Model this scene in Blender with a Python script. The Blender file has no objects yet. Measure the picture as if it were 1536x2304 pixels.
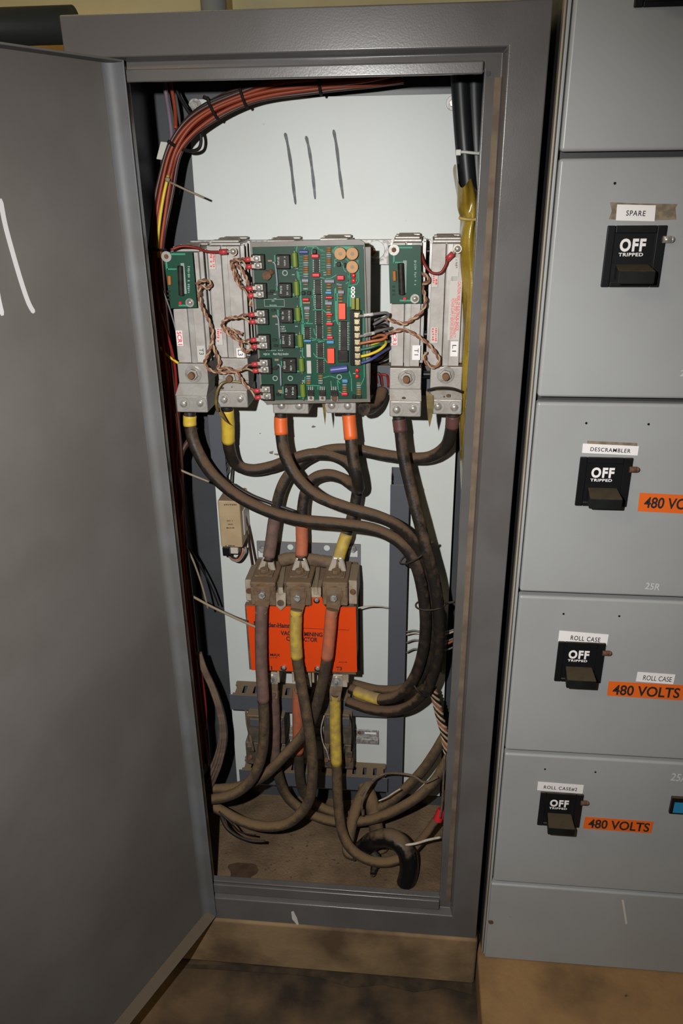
import bpy, bmesh, math, random
from mathutils import Vector, Matrix, Quaternion
random.seed(7)
C = bpy.context.scene.collection
scn = bpy.context.scene

# ---------------------------------------------------------------- camera
FPX = 1757.0
YAW, PIT, ROL = -.1033, .4149, -.0129
CAM = Vector((-.1388, -1.0622, 1.485))
FW = Vector((math.sin(YAW)*math.cos(PIT), math.cos(YAW)*math.cos(PIT), -math.sin(PIT)))
_r = Vector((math.cos(YAW), -math.sin(YAW), 0)); _u = _r.cross(FW)
RT = _r*math.cos(ROL) + _u*math.sin(ROL)
UP = -_r*math.sin(ROL) + _u*math.cos(ROL)
cd = bpy.data.cameras.new('camera'); cam = bpy.data.objects.new('camera', cd); C.objects.link(cam)
cd.sensor_fit = 'VERTICAL'; cd.sensor_height = 23.6; cd.lens = FPX*23.6/2304; cd.clip_start = .02
m = Matrix((RT, UP, -FW)).transposed().to_4x4(); m.translation = CAM; cam.matrix_world = m
scn.camera = cam

# ---------------------------------------------------------------- light and exposure
scn.view_settings.view_transform = 'Standard'; scn.view_settings.look = 'None'
scn.view_settings.gamma = 1; scn.view_settings.exposure = 0.0
w = bpy.data.worlds.new('world'); scn.world = w; w.use_nodes = True
w.node_tree.nodes['Background'].inputs[0].default_value = (1, .86, .62, 1)
w.node_tree.nodes['Background'].inputs[1].default_value = .035
def lamp(kind, name, loc, energy, color, **k):
    d = bpy.data.lights.new(name, kind); d.energy = energy; d.color = color
    for a, b in k.items(): setattr(d, a, b)
    o = bpy.data.objects.new(name, d); o.location = loc; C.objects.link(o); return o
def aim(o, p): o.rotation_euler = (Vector(p)-o.location).to_track_quat('-Z', 'Y').to_euler()
# the camera's own flash (portrait grip: flash to the left of the lens)
fl = lamp('SPOT', 'camera_flash', CAM - RT*.150 + UP*.062 - FW*.01, 76, (1, .985, .965), shadow_soft_size=.010, spot_size=math.radians(108), spot_blend=1)
aim(fl, fl.location + FW*math.cos(math.radians(9)) - UP*math.sin(math.radians(9)))
# room lamps overhead
l = lamp('AREA', 'ceiling_lamp', (-.9, .25, 2.75), 5, (1, .83, .45), shape='RECTANGLE', size=1.2, size_y=.25); aim(l, (-.6, .4, 1.6))
l = lamp('AREA', 'ceiling_lamp', (-1.7, -1.6, 2.7), 9, (1, .74, .40), shape='RECTANGLE', size=1.2, size_y=.25); aim(l, (-.5, -.2, .3))

# ---------------------------------------------------------------- pixel -> place (ray of the photograph met with a plane of the place)
def ray(px, py): return FW + RT*((px-768)/FPX) - UP*((py-1152)/FPX)
def P(px, py, Y): d = ray(px, py); return CAM + d*((Y-CAM.y)/d.y)
def PZ(px, py, Z): d = ray(px, py); return CAM + d*((Z-CAM.z)/d.z)

# ---------------------------------------------------------------- materials
def mat(name, col, rough=.5, metal=0, col2=None, scale=20, detail=4, lo=.4, hi=.6, bump=0, bscale=60, dust=None, dlo=.15, dhi=.6, spec=.5,
        spots=None, sscale=30, sth=.08, coat=0, trans=0, alpha=1):
    M = bpy.data.materials.new(name); M.use_nodes = True; nt = M.node_tree; N = nt.nodes; L = nt.links
    b = N['Principled BSDF']
    b.inputs['Roughness'].default_value = rough; b.inputs['Metallic'].default_value = metal
    b.inputs['Specular IOR Level'].default_value = spec
    b.inputs['Coat Weight'].default_value = coat; b.inputs['Coat Roughness'].default_value = .15
    b.inputs['Transmission Weight'].default_value = trans; b.inputs['Alpha'].default_value = alpha
    def rgb(c): return (c[0], c[1], c[2], 1)
    tc = N.new('ShaderNodeTexCoord')
    def noise(s, d=4, off=0):
        n = N.new('ShaderNodeTexNoise'); n.inputs['Scale'].default_value = s; n.inputs['Detail'].default_value = d
        mp = N.new('ShaderNodeMapping'); mp.inputs['Location'].default_value = (off, off*.7, off*1.3)
        L.new(tc.outputs['Object'], mp.inputs[0]); L.new(mp.outputs[0], n.inputs['Vector']); return n.outputs['Fac']
    def ramp(f, a, c):
        r = N.new('ShaderNodeMapRange'); r.inputs[1].default_value = a; r.inputs[2].default_value = c; L.new(f, r.inputs[0]); return r.outputs[0]
    def mix(f, a, c):
        x = N.new('ShaderNodeMix'); x.data_type = 'RGBA'
        if hasattr(f, 'links'): L.new(f, x.inputs[0])
        else: x.inputs[0].default_value = f
        for i, v in ((6, a), (7, c)):
            if isinstance(v, tuple): x.inputs[i].default_value = rgb(v)
            else: L.new(v, x.inputs[i])
        return x.outputs[2]
    cur = col if col2 is None else mix(ramp(noise(scale, detail), lo, hi), col, col2)
    if dust is not None:       # settled dust lies on the faces that look up
        g = N.new('ShaderNodeNewGeometry'); sp = N.new('ShaderNodeSeparateXYZ'); L.new(g.outputs['Normal'], sp.inputs[0])
        ad = N.new('ShaderNodeMath'); ad.operation = 'MULTIPLY_ADD'; ad.inputs[1].default_value = .9
        L.new(noise(70, 6, 3), ad.inputs[0]); L.new(sp.outputs['Z'], ad.inputs[2])
        sb = N.new('ShaderNodeMath'); sb.operation = 'SUBTRACT'; sb.inputs[1].default_value = .45; L.new(ad.outputs[0], sb.inputs[0])
        f = ramp(sb.outputs[0], dlo, dhi)
        cur = mix(f, cur, dust)
        rr = N.new('ShaderNodeMix'); rr.data_type = 'FLOAT'; L.new(f, rr.inputs[0]); rr.inputs[2].default_value = rough; rr.inputs[3].default_value = .95
        L.new(rr.outputs[0], b.inputs['Roughness'])
    if spots is not None:      # chips, rust flecks, drips with a shape of their own
        v = N.new('ShaderNodeTexVoronoi'); v.inputs['Scale'].default_value = sscale; L.new(tc.outputs['Object'], v.inputs['Vector'])
        dn = N.new('ShaderNodeMath'); dn.operation = 'MULTIPLY_ADD'; dn.inputs[1].default_value = .25; L.new(noise(200, 3, 5), dn.inputs[0]); L.new(v.outputs['Distance'], dn.inputs[2])
        f = ramp(dn.outputs[0], sth+.125+.02, sth+.125-.02)
        cm = N.new('ShaderNodeSeparateColor'); L.new(v.outputs['Color'], cm.inputs[0])
        th = N.new('ShaderNodeMath'); th.operation = 'GREATER_THAN'; th.inputs[1].default_value = .72; L.new(cm.outputs[0], th.inputs[0])
        mu = N.new('ShaderNodeMath'); mu.operation = 'MULTIPLY'; L.new(f, mu.inputs[0]); L.new(th.outputs[0], mu.inputs[1])
        cur = mix(mu.outputs[0], cur, spots)
    if isinstance(cur, tuple): b.inputs['Base Color'].default_value = rgb(cur)
    else: L.new(cur, b.inputs['Base Color'])
    if bump:
        bp = N.new('ShaderNodeBump'); bp.inputs['Strength'].default_value = bump; bp.inputs['Distance'].default_value = .002
        L.new(noise(bscale, 5, 9), bp.inputs['Height']); L.new(bp.outputs[0], b.inputs['Normal'])
    return M
DUST = (.17, .115, .07)
m_frame = mat('cabinet_grey_paint', (.112, .107, .106), .24, 0, (.095, .089, .086), 9, bump=.04, bscale=420, spots=(.10, .05, .03), sscale=11, sth=.018)
m_door = mat('door_grey_paint', (.128, .118, .108), .42, 0, (.112, .101, .092), 6, bump=.04, bscale=400)
m_doorflange = mat('door_edge_paint', (.125, .126, .13), .62, 0, (.11, .106, .102), 14, bump=.03, bscale=400, dust=(.115, .083, .052), dlo=.3, dhi=.9)
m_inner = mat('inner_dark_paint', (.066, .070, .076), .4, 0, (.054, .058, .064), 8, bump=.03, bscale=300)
m_pan = mat('cabinet_bottom_dirt', (.19, .125, .07), .95, 0, (.105, .066, .035), 14, 8, .35, .65, bump=1, bscale=180, spots=(.06, .034, .02), sscale=16, sth=.1)
m_plate = mat('white_plate_enamel', (.60, .63, .605), .45, 0, (.56, .575, .54), 3.5, 6, .5, .75, spots=(.35, .30, .2), sscale=22, sth=.01)
m_mcc = mat('blue_grey_paint', (.325, .335, .337), .36, 0, (.30, .308, .31), 5, bump=.03, bscale=300, spots=(.30, .13, .06), sscale=10, sth=.022)
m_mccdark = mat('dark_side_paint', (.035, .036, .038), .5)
m_cream = mat('worn_cream_edge', (.30, .26, .20), .5, 0, (.20, .15, .10), 8, 4, .5, .8)
m_black = mat('black_plastic', (.007, .0075, .009), .35, spec=.3, dust=(.075, .055, .032), dlo=.62, dhi=1.1)
m_handle = mat('handle_plastic', (.005, .006, .0055), .6, 0, (.008, .010, .009), 40, spec=.2, dust=(.055, .042, .024), dlo=.45, dhi=.95)
m_white = mat('white_label', (.80, .77, .76), .55)
m_whitepaint = mat('white_marker', (.54, .53, .52), .6)
m_ink = mat('black_ink', (.02, .02, .022), .5)
m_marker = mat('marker_ink', (.045, .048, .055), .5, 0, (.14, .14, .15), 130, 4, .5, .7)
m_orange = mat('orange_label', (.72, .125, .012), .5)
m_residue = mat('tape_residue', (.24, .19, .13), .9, 0, (.15, .12, .085), 120)
m_blue = mat('blue_tag', (.02, .22, .42), .3)
m_cable = mat('black_cable_rubber', (.015, .0125, .0105), .45, 0, (.040, .026, .017), 55, 6, .5, .72, bump=.25, bscale=260, spec=.4, dust=(.120, .070, .038), dlo=.12, dhi=.52)
m_dcable = mat('dusty_cable_rubber', (.050, .032, .018), .85, 0, (.024, .017, .011), 38, 7, .45, .7, bump=.6, bscale=260, dust=(.155, .097, .045), dlo=-.02, dhi=.5)
m_tyel = mat('yellow_tape', (.66, .47, .05), .45, 0, (.58, .36, .04), 60, dust=(.40, .27, .09), dlo=.4, dhi=1)
m_tyeld = mat('dusty_yellow_tape', (.52, .36, .05), .6, 0, (.36, .25, .06), 60, 5, bump=.3, dust=(.27, .19, .08), dlo=.3, dhi=.9)
m_tor = mat('orange_tape', (.72, .13, .025), .45)
m_tord = mat('dusty_orange_tape', (.46, .12, .05), .7, 0, (.33, .11, .06), 50, bump=.3)
m_tbr = mat('brown_tape', (.12, .05, .045), .5, 0, (.09, .04, .035), 50)
m_tbrd = mat('dusty_brown_tape', (.16, .09, .07), .8, 0, (.11, .07, .055), 60, bump=.3)
m_alu = mat('aluminium', (.40, .38, .35), .42, .3, (.30, .275, .24), 40, 5, .45, .75, bump=.1, bscale=300, dust=(.22, .17, .115), dlo=.55, dhi=1.0)
m_alufin = mat('heatsink_aluminium', (.46, .445, .42), .38, .3, (.36, .34, .31), 30, dust=(.22, .165, .11), dlo=.5, dhi=.9)
m_face = mat('heatsink_face', (.42, .395, .365), .5, .1, (.36, .33, .30), 60, 6, bump=.05, bscale=300, spots=(.2, .13, .08), sscale=60, sth=.02)
m_zinc = mat('zinc_plate', (.40, .385, .365), .45, .3, (.22, .205, .19), 160, 3, .42, .6)
m_steel = mat('bright_screw', (.62, .60, .56), .25, .55, (.42, .38, .33), 90)
m_rust = mat('rusty_bolt', (.20, .095, .045), .8, .2, (.11, .055, .03), 120, bump=.5)
m_dirt = mat('dirt_crust', (.12, .08, .05), .95, 0, (.07, .045, .028), 150, bump=1, bscale=300)
m_pcb = mat('green_circuit_board', (.006, .062, .034), .45, 0, (.011, .054, .032), 30, spec=.25)
m_pcbd = mat('darker_circuit_board', (.008, .046, .028), .5, 0, (.018, .046, .031), 40, spec=.25)
m_trace = mat('board_trace', (.05, .27, .165), .5, spec=.25)
m_silk = mat('board_silkscreen', (.26, .32, .28), .6, spec=.2)
m_backing = mat('grey_plastic_sheet', (.17, .155, .135), .4, 0, (.14, .125, .105), 25)
m_chip = mat('black_chip', (.014, .0115, .0095), .5, 0, (.028, .023, .018), 120, spec=.25)
m_chipw = mat('white_chip', (.42, .40, .37), .6)
m_capred = mat('red_capacitor', (.55, .022, .030), .35)
m_relay = mat('orange_red_relay', (.82, .075, .030), .4)
m_capblue = mat('blue_capacitor', (.07, .22, .40), .4)
m_elec = mat('violet_capacitor_sleeve', (.07, .075, .24), .3)
m_resgreen = mat('olive_resistor', (.13, .19, .025), .45)
m_restan = mat('tan_resistor', (.23, .16, .085), .5)
m_resgrey = mat('grey_resistor', (.22, .23, .27), .5)
m_resor = mat('orange_resistor', (.32, .12, .025), .5)
m_disc = mat('tan_potentiometer', (.48, .27, .13), .6, spec=.25)
m_led = mat('red_indicator', (.75, .02, .02), .25)
m_olive = mat('olive_trimmer', (.22, .21, .02), .3)
m_brass = mat('brass_screw', (.55, .46, .28), .35, .7)
m_crimp = mat('red_crimp_sleeve', (.50, .05, .055), .4, 0, (.38, .04, .04), 90)
m_wred = mat('red_wire', (.20, .016, .012), .42, spec=.3, dust=(.09, .04, .025), dlo=.55, dhi=1.1)
m_wrust = mat('rust_orange_wire', (.27, .048, .018), .42, spec=.3, dust=(.10, .05, .028), dlo=.6, dhi=1.1)
m_wblk = mat('black_wire', (.012, .010, .0095), .45, spec=.35, dust=(.07, .045, .03), dlo=.5, dhi=1.1)
m_wbrn = mat('dark_brown_wire', (.055, .02, .016), .45, dust=(.10, .06, .04), dlo=.5, dhi=1.1)
m_wgry = mat('grey_wire', (.17, .165, .16), .5, dust=(.16, .13, .10), dlo=.5, dhi=1)
m_wwht = mat('white_wire', (.52, .46, .38), .5, 0, (.4, .33, .25), 60)
m_wtan = mat('dusty_twisted_white_wire', (.46, .33, .19), .7, 0, (.32, .21, .12), 80)
m_wdred = mat('dusty_twisted_red_wire', (.27, .095, .065), .7, 0, (.19, .075, .05), 80)
m_worg = mat('copper_brown_wire', (.38, .12, .05), .45)
m_wyel = mat('yellow_wire', (.62, .47, .02), .45)
m_wgrn = mat('green_wire', (.03, .11, .07), .45)
m_wblu = mat('blue_wire', (.05, .06, .20), .45)
m_wvio = mat('violet_grey_wire', (.17, .13, .16), .45)
m_ferr = mat('white_ferrule', (.60, .56, .54), .5)
m_dustwire = mat('dust_coated_wire', (.155, .105, .07), .9, 0, (.10, .065, .045), 60, bump=.5)
m_duct = mat('slate_grey_duct', (.078, .085, .10), .5, dust=(.175, .12, .068), dlo=.3, dhi=.75)
m_pbracket = mat('grey_bracket_paint', (.17, .17, .175), .5, dust=(.18, .13, .09), dlo=.4, dhi=.9)
m_contb = mat('contactor_grey_brown', (.145, .10, .062), .75, 0, (.085, .056, .036), 50, 6, bump=.4, bscale=200, dust=(.16, .105, .06), dlo=.2, dhi=.6)
m_contw = mat('contactor_beige', (.42, .36, .28), .65, 0, (.30, .23, .16), 40, 6, bump=.1, dust=(.20, .145, .09), dlo=.3, dhi=.7)
m_bus = mat('dusty_bus_bar', (.20, .137, .085), .6, .1, (.125, .080, .048), 45, 6, bump=.3, bscale=220, dust=(.17, .108, .06), dlo=.2, dhi=.6)
m_lug = mat('tinned_lug', (.55, .49, .41), .3, .45, (.27, .19, .125), 45, 5, .5, .68, dust=(.2, .14, .085), dlo=.75, dhi=1.2)
m_conto = mat('orange_cover', (.72, .062, .006), .42)
m_box = mat('cream_module_plastic', (.42, .31, .18), .5, 0, (.37, .27, .155), 25, dust=(.22, .15, .09), dlo=.5, dhi=.9)
m_boxside = mat('pale_module_plastic', (.50, .46, .39), .5)
m_relayd = mat('dusty_relay', (.10, .076, .05), .8, 0, (.055, .042, .03), 60, 6, bump=.5, dust=(.16, .115, .07), dlo=.1, dhi=.5)
m_sleeve = mat('yellowed_plastic_film', (.30, .205, .022), .25, 0, (.20, .13, .014), 18, 4, bump=.8, bscale=38, coat=.4)
m_conduit = mat('black_conduit', (.009, .010, .011), .4, spec=.35)
m_nylon = mat('nylon_tie', (.52, .52, .45), .4)
m_bnylon = mat('black_tie', (.012, .010, .009), .75, spec=.2, dust=(.075, .05, .03), dlo=.4, dhi=.9)
m_dnylon = mat('dirty_tie', (.26, .20, .13), .7)
m_concrete = mat('stained_concrete', (.115, .070, .032), .85, 0, (.020, .013, .007), 7, 10, .40, .62, bump=.7, bscale=60, spots=(.02, .013, .008), sscale=9, sth=.12)
m_slab = mat('lighter_concrete', (.28, .16, .064), .85, 0, (.15, .086, .036), 9, 10, .4, .66, bump=.6, bscale=70, spots=(.05, .03, .02), sscale=14, sth=.05)
m_pad = mat('brushed_pad_concrete', (.25, .165, .082), .85, 0, (.10, .061, .031), 7, 9, .4, .62, bump=.6, bscale=50)
m_wall = mat('cream_wall', (.46, .42, .25), .7, 0, (.40, .35, .2), 5)
m_ply = mat('plywood', (.62, .40, .13), .7, 0, (.50, .30, .09), 40)
m_pipe = mat('black_pipe', (.02, .022, .02), .4)
m_galv = mat('galvanised_pipe', (.40, .40, .38), .45, .3)
m_redtext = mat('red_print', (.72, .05, .05), .5)
m_sticker = mat('silver_sticker', (.52, .50, .46), .5)
m_wetblack = mat('tarred_black_rubber', (.008, .007, .007), .22, spec=.5, dust=(.13, .085, .045), dlo=.45, dhi=.9)
m_oldfilm = mat('olive_old_film', (.17, .125, .035), .35, 0, (.10, .07, .025), 60)
m_groove = mat('groove_dirt', (.15, .108, .072), .85, 0, (.10, .07, .048), 30)
m_chalk = mat('white_paint_smear', (.55, .52, .48), .8)

# ---------------------------------------------------------------- mesh helpers
def catmull(pts, n=8):
    pts = [Vector(p) for p in pts]
    if len(pts) < 3: return [pts[0].lerp(pts[-1], i/n) for i in range(n+1)]
    q = [pts[0]*2-pts[1]] + pts + [pts[-1]*2-pts[-2]]
    out = []
    for i in range(1, len(q)-2):
        a, b, c, d = q[i-1], q[i], q[i+1], q[i+2]
        for k in range(n):
            t = k/n
            out.append(.5*((2*b) + (c-a)*t + (2*a-5*b+4*c-d)*t*t + (3*b-a-3*c+d)*t*t*t))
    out.append(pts[-1]); return out
def px3(L): return [P(*p) for p in L]
def along(L, n=8): return catmull(px3(L), n)
class MB:
    def __init__(s): s.bm = bmesh.new()
    def hexa(s, v):       # 8 corners: bottom ring 4, top ring 4
        vs = [s.bm.verts.new(p) for p in v]
        for f in ((3, 2, 1, 0), (4, 5, 6, 7), (0, 1, 5, 4), (1, 2, 6, 5), (2, 3, 7, 6), (3, 0, 4, 7)):
            s.bm.faces.new([vs[i] for i in f])
        return s
    def box(s, x0, x1, y0, y1, z0, z1, M=None):
        v = [Vector(p) for p in ((x0, y0, z0), (x1, y0, z0), (x1, y1, z0), (x0, y1, z0), (x0, y0, z1), (x1, y0, z1), (x1, y1, z1), (x0, y1, z1))]
        if M is not None: v = [M @ p for p in v]
        return s.hexa(v)
    def boxp(s, a, b, c, d, Y, dep, front=0):   # pixel rect at depth Y, back to Y+dep
        p0, p1 = P(a, (b+d)/2, Y).x, P(c, (b+d)/2, Y).x; z1, z0 = P((a+c)/2, b, Y).z, P((a+c)/2, d, Y).z
        return s.box(p0, p1, Y, Y+dep, z0, z1)
    def prism(s, pts, vec):
        vec = Vector(vec); a = [s.bm.verts.new(p) for p in pts]; b = [s.bm.verts.new(Vector(p)+vec) for p in pts]; n = len(a)
        f = [s.bm.faces.new(a), s.bm.faces.new(b[::-1])]
        for i in range(n): f.append(s.bm.faces.new((a[i], b[i], b[(i+1) % n], a[(i+1) % n])))
        return s
    def quadp(s, q, Y, dep): return s.prism([P(x, y, Y) for x, y in q], (0, dep, 0))
    def tube(s, pts, r, n=10, taper=None, caps=True, jit=0):
        pts = [Vector(p) for p in pts]; rings = []
        t = (pts[1]-pts[0]).normalized(); nn = t.orthogonal().normalized()
        for i, p in enumerate(pts):
            t2 = ((pts[min(i+1, len(pts)-1)]-pts[max(i-1, 0)])).normalized()
            nn = (t.rotation_difference(t2) @ nn); nn = (nn-t2*nn.dot(t2)).normalized(); t = t2; bb = t.cross(nn)
            rr = r if taper is None else r*taper(i/(len(pts)-1))
            if jit: rr *= 1+random.uniform(-jit, jit)
            rings.append([s.bm.verts.new(p+(nn*math.cos(a)+bb*math.sin(a))*rr) for a in [2*math.pi*k/n for k in range(n)]])
        for A, B in zip(rings, rings[1:]):
            for k in range(n):
                f = s.bm.faces.new((A[k], A[(k+1) % n], B[(k+1) % n], B[k])); f.smooth = True
        if caps: s.bm.faces.new(rings[0][::-1]); s.bm.faces.new(rings[-1])
        return s
    def cyl(s, p0, p1, r, r1=None, n=16):
        p0, p1 = Vector(p0), Vector(p1)
        return s.tube([p0, p1], r, n, None if r1 is None else (lambda t: 1+(r1/r-1)*t))
    def disc(s, px, py, Y, rad, dep, n=18):      # cylinder facing the viewer side (-y), from Y back to Y+dep
        p = P(px, py, Y); return s.cyl(p, p+Vector((0, dep, 0)), rad, n=n)
    def ring(s, c, ax, ro, ri, h, n=24):
        ax = Vector(ax).normalized(); u = ax.orthogonal().normalized(); v = ax.cross(u); c = Vector(c); L = []
        for rr, hh in ((ri, 0), (ro, 0), (ro, h), (ri, h)):
            L.append([s.bm.verts.new(c+ax*hh+(u*math.cos(2*math.pi*k/n)+v*math.sin(2*math.pi*k/n))*rr) for k in range(n)])
        for A, B in zip(L, L[1:]+L[:1]):
            for k in range(n): s.bm.faces.new((A[k], A[(k+1) % n], B[(k+1) % n], B[k]))
        return s
    def dome(s, c, ax, r, h, n=14, m=4):
        ax = Vector(ax).normalized(); u = ax.orthogonal().normalized(); v = ax.cross(u); c = Vector(c); prev = None
        for j in range(m):
            a = math.pi/2*j/m; rr, hh = r*math.cos(a), h*math.sin(a)
            cur = [s.bm.verts.new(c+ax*hh+(u*math.cos(2*math.pi*k/n)+v*math.sin(2*math.pi*k/n))*rr) for k in range(n)]
            if prev:
                for k in range(n): f = s.bm.faces.new((prev[k], prev[(k+1) % n], cur[(k+1) % n], cur[k])); f.smooth = True
            else: s.bm.faces.new(cur[::-1])
            prev = cur
        top = s.bm.verts.new(c+ax*h)
        for k in range(n): f = s.bm.faces.new((prev[k], prev[(k+1) % n], top)); f.smooth = True
        return s
    def build(s, name, mt, parent=None, bevel=0, seg=2, smooth=False):
        bmesh.ops.recalc_face_normals(s.bm, faces=s.bm.faces)
        if smooth:
            for f in s.bm.faces: f.smooth = True
        me = bpy.data.meshes.new(name); s.bm.to_mesh(me); s.bm.free()
        o = bpy.data.objects.new(name, me); C.objects.link(o); me.materials.append(mt)
        if parent is not None:
            base = Vector(parent['_w']) if '_w' in parent else Vector()
            me.transform(Matrix.Translation(-base)); o.parent = parent; o['_w'] = list(base)
        else:                                           # origin at the mesh's own centre
            c = sum((v.co for v in me.vertices), Vector())/max(1, len(me.vertices))
            me.transform(Matrix.Translation(-c)); o.location = c; o['_w'] = list(c)
        if bevel:
            b = o.modifiers.new('bevel', 'BEVEL'); b.width = bevel; b.segments = seg; b.limit_method = 'ANGLE'; b.angle_limit = math.radians(40); b.harden_normals = True
            for f in me.polygons: f.use_smooth = True
        return o
def thing(name, label, cat, loc, group=None):
    o = bpy.data.objects.new(name, None); C.objects.link(o); o.location = loc; o['_w'] = list(loc); o.empty_display_size = .03
    return tag(o, label, cat, group)
def tag(o, label, cat, group=None, kind=None):
    o['label'] = label; o['category'] = cat
    if group: o['group'] = group
    if kind: o['kind'] = kind
    return o
def struct(o): o['kind'] = 'structure'; return o
def text(body, x, y, z, wid, hei, mt, parent, name='lettering', ang=0, bold=0, shear=0, off=.0004, space=1):
    cu = bpy.data.curves.new('t', 'FONT'); cu.body = body; cu.size = 1; cu.align_x = 'CENTER'; cu.extrude = 0; cu.offset = bold; cu.resolution_u = 4; cu.space_character = space
    ob = bpy.data.objects.new('t', cu); C.objects.link(ob)
    me = bpy.data.meshes.new_from_object(ob.evaluated_get(bpy.context.evaluated_depsgraph_get()))
    bpy.data.objects.remove(ob); bpy.data.curves.remove(cu)
    xs = [v.co.x for v in me.vertices]; ys = [v.co.y for v in me.vertices]
    cx, cy, sx, sy = (min(xs)+max(xs))/2, (min(ys)+max(ys))/2, max(xs)-min(xs), max(ys)-min(ys)
    R = Matrix.Rotation(-ang, 3, 'Y')
    base = Vector(parent['_w'])
    for v in me.vertices:
        a, b = (v.co.x-cx)/sx*wid, (v.co.y-cy)/sy*hei
        v.co = R @ Vector((a+shear*b, -off, b)) + Vector((x, y, z)) - base
    me.materials.clear(); me.materials.append(mt); me.name = name
    o = bpy.data.objects.new(name, me); C.objects.link(o); o.parent = parent; o['_w'] = list(base); return o
def textp(body, x0, y0, x1, y1, Y, mt, parent, name='lettering', rot=0, bold=0, tilt=0):  # pixel rect; rot 90 = reads downwards
    c = P((x0+x1)/2, (y0+y1)/2, Y); W = abs(P(x1, (y0+y1)/2, Y).x-P(x0, (y0+y1)/2, Y).x); H = abs(P((x0+x1)/2, y0, Y).z-P((x0+x1)/2, y1, Y).z)
    if rot: W, H = H, W
    return text(body, c.x, Y, c.z, W, H, mt, parent, name, -math.radians(rot)+tilt, bold)
def fineprint(n, x0, y0, x1, y1, Y, mt, parent, name='fine_print', rot=0, **k):   # print too small to read in the photograph: worn dashes
    b = MB(); rn = random.Random(int(x0*7+y0*13))
    a, z = (y0, y1) if rot else (x0, x1); n = max(4, len(n)); st = (z-a)/n
    for i in range(n):
        if i and rn.random() < .15: continue
        s, e = a+st*i+st*.1, a+st*i+st*rn.uniform(.55, .9); h0, h1 = rn.uniform(0, .25), rn.uniform(.7, 1)
        if rot: b.boxp(x0+(x1-x0)*h0, s, x0+(x1-x0)*h1, e, Y-.0002, .0003)
        else: b.boxp(s, y0+(y1-y0)*h0, e, y0+(y1-y0)*h1, Y-.0002, .0003)
    return b.build(name, mt, parent)
def stroke(L, wd, mt, parent, name, dep=.0005):   # hand-drawn stroke: list of points in a plane y=const, widths
    pts = catmull(L, 6); b = MB(); n = len(pts); A = []; B = []
    for i, p in enumerate(pts):
        t = (pts[min(i+1, n-1)]-pts[max(i-1, 0)]).normalized(); nrm = Vector((t.z, 0, -t.x)); k = i/(n-1)
        ww = wd*(.75+.5*math.sin(k*9+1)**2*.5)*(.5 if i in (0, n-1) else 1)
        A.append(p+nrm*ww); B.append(p-nrm*ww)
    b.prism(A+B[::-1], (0, -dep, 0)); return b.build(name, mt, parent)

# ================================================================ SETTING
struct(MB().box(-3, 3, -3, 1.2, -.05, 0).build('floor', m_concrete))
struct(MB().box(.006, 3, -3, 1.0, 0.001, .074).build('floor_slab', m_slab, None, .006))
struct(MB().box(-.62, .004, -.004, .55, 0, .1255).build('floor_plinth', m_pad, None, .006))
struct(MB().box(-3, 3, .56, .62, 0, 3).build('wall_back', m_wall))
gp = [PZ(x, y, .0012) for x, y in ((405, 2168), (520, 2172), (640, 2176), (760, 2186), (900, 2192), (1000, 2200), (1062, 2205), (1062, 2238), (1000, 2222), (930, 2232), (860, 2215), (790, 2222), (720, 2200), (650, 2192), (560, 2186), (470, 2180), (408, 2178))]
struct(MB().prism(gp, (0, 0, -.001)).build('floor_dark_strip', mat('dark_brown_strip', (.022, .015, .008), .7, 0, (.05, .032, .016), 30)))  # dark brown strip on the floor along the foot of the plinth
tag(MB().box(-1.5, -.66, .535, .559, .4, P(60, 40, .535).z).build('plywood_board', m_ply, None, .002), 'yellowish plywood board on the back wall beside the cabinet top', 'board')
pa, pb = P(-60, 63, .05), P(127, 57, .05); pd = (pa-pb).normalized(); pb.x = -.5845
tag(MB().tube([pb+pd*1.2, pb], .0215, 24).build('black_pipe', m_pipe), 'thick black pipe running into the left side of the grey cabinet', 'pipe')
tag(MB().tube([(-.50, .45, 1.70), (-.50, .45, 2.4)], .022, 18).build('grey_conduit', m_galv), 'short grey conduit rising behind the top of the cabinet', 'pipe')

# ================================================================ CABINET
W, ZT, ZB, D = .583, 1.6576, .126, .305
RX0, RX1, RZ0, RZ1 = -.536, -.0471, .181, 1.612      # edge of the recess
OX0, OX1, OZ0, OZ1 = -.512, -.0725, .214, 1.590      # the opening itself
cab = thing('electrical_cabinet', 'tall grey steel electrical cabinet standing open, full of cables, on the concrete plinth', 'cabinet', (-W/2, D/2, ZB))
def ringmesh(loops):
    b = MB(); prev = None
    for (x0, x1, z0, z1, y) in loops:
        cur = [b.bm.verts.new(p) for p in ((x0, y, z0), (x1, y, z0), (x1, y, z1), (x0, y, z1))]
        if prev:
            for k in range(4): b.bm.faces.new((prev[k], prev[(k+1) % 4], cur[(k+1) % 4], cur[k]))
        prev = cur
    return b
g = .003
fr = ringmesh([(-W, 0, ZB, ZT, .06), (-W, 0, ZB, ZT, 0), (RX0, RX1, RZ0, RZ1, 0), (RX0+.004, RX1-.004, RZ0+.004, RZ1-.004, .017), (OX0, OX1, OZ0, OZ1, .012), (OX0, OX1, OZ0, OZ1, .026), (OX0-.002, OX1+.002, OZ0-.002, OZ1+.002, .026),
               (RX0, RX1, RZ0, RZ1, .022), (-W+.002, -.002, ZB+.002, ZT-.002, .06)]).build('front_frame', m_frame, cab, .006, 4)
MB().box(OX0-.004, OX1-.0015, .004, .012, OZ1-.005, RZ1-.013).box(OX0-.004, OX1-.0015, .012, .02, OZ1-.002, RZ1-.02).build('top_rail', m_frame, cab, .003, 3)
MB().box(OX0, OX1, .005, .012, RZ0+.008, OZ0-.002).build('bottom_rail', m_frame, cab, .002)
t = .002
MB().box(-W, -W+t, .05, D, ZB, ZT).build('side_panel', m_frame, cab)
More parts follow.
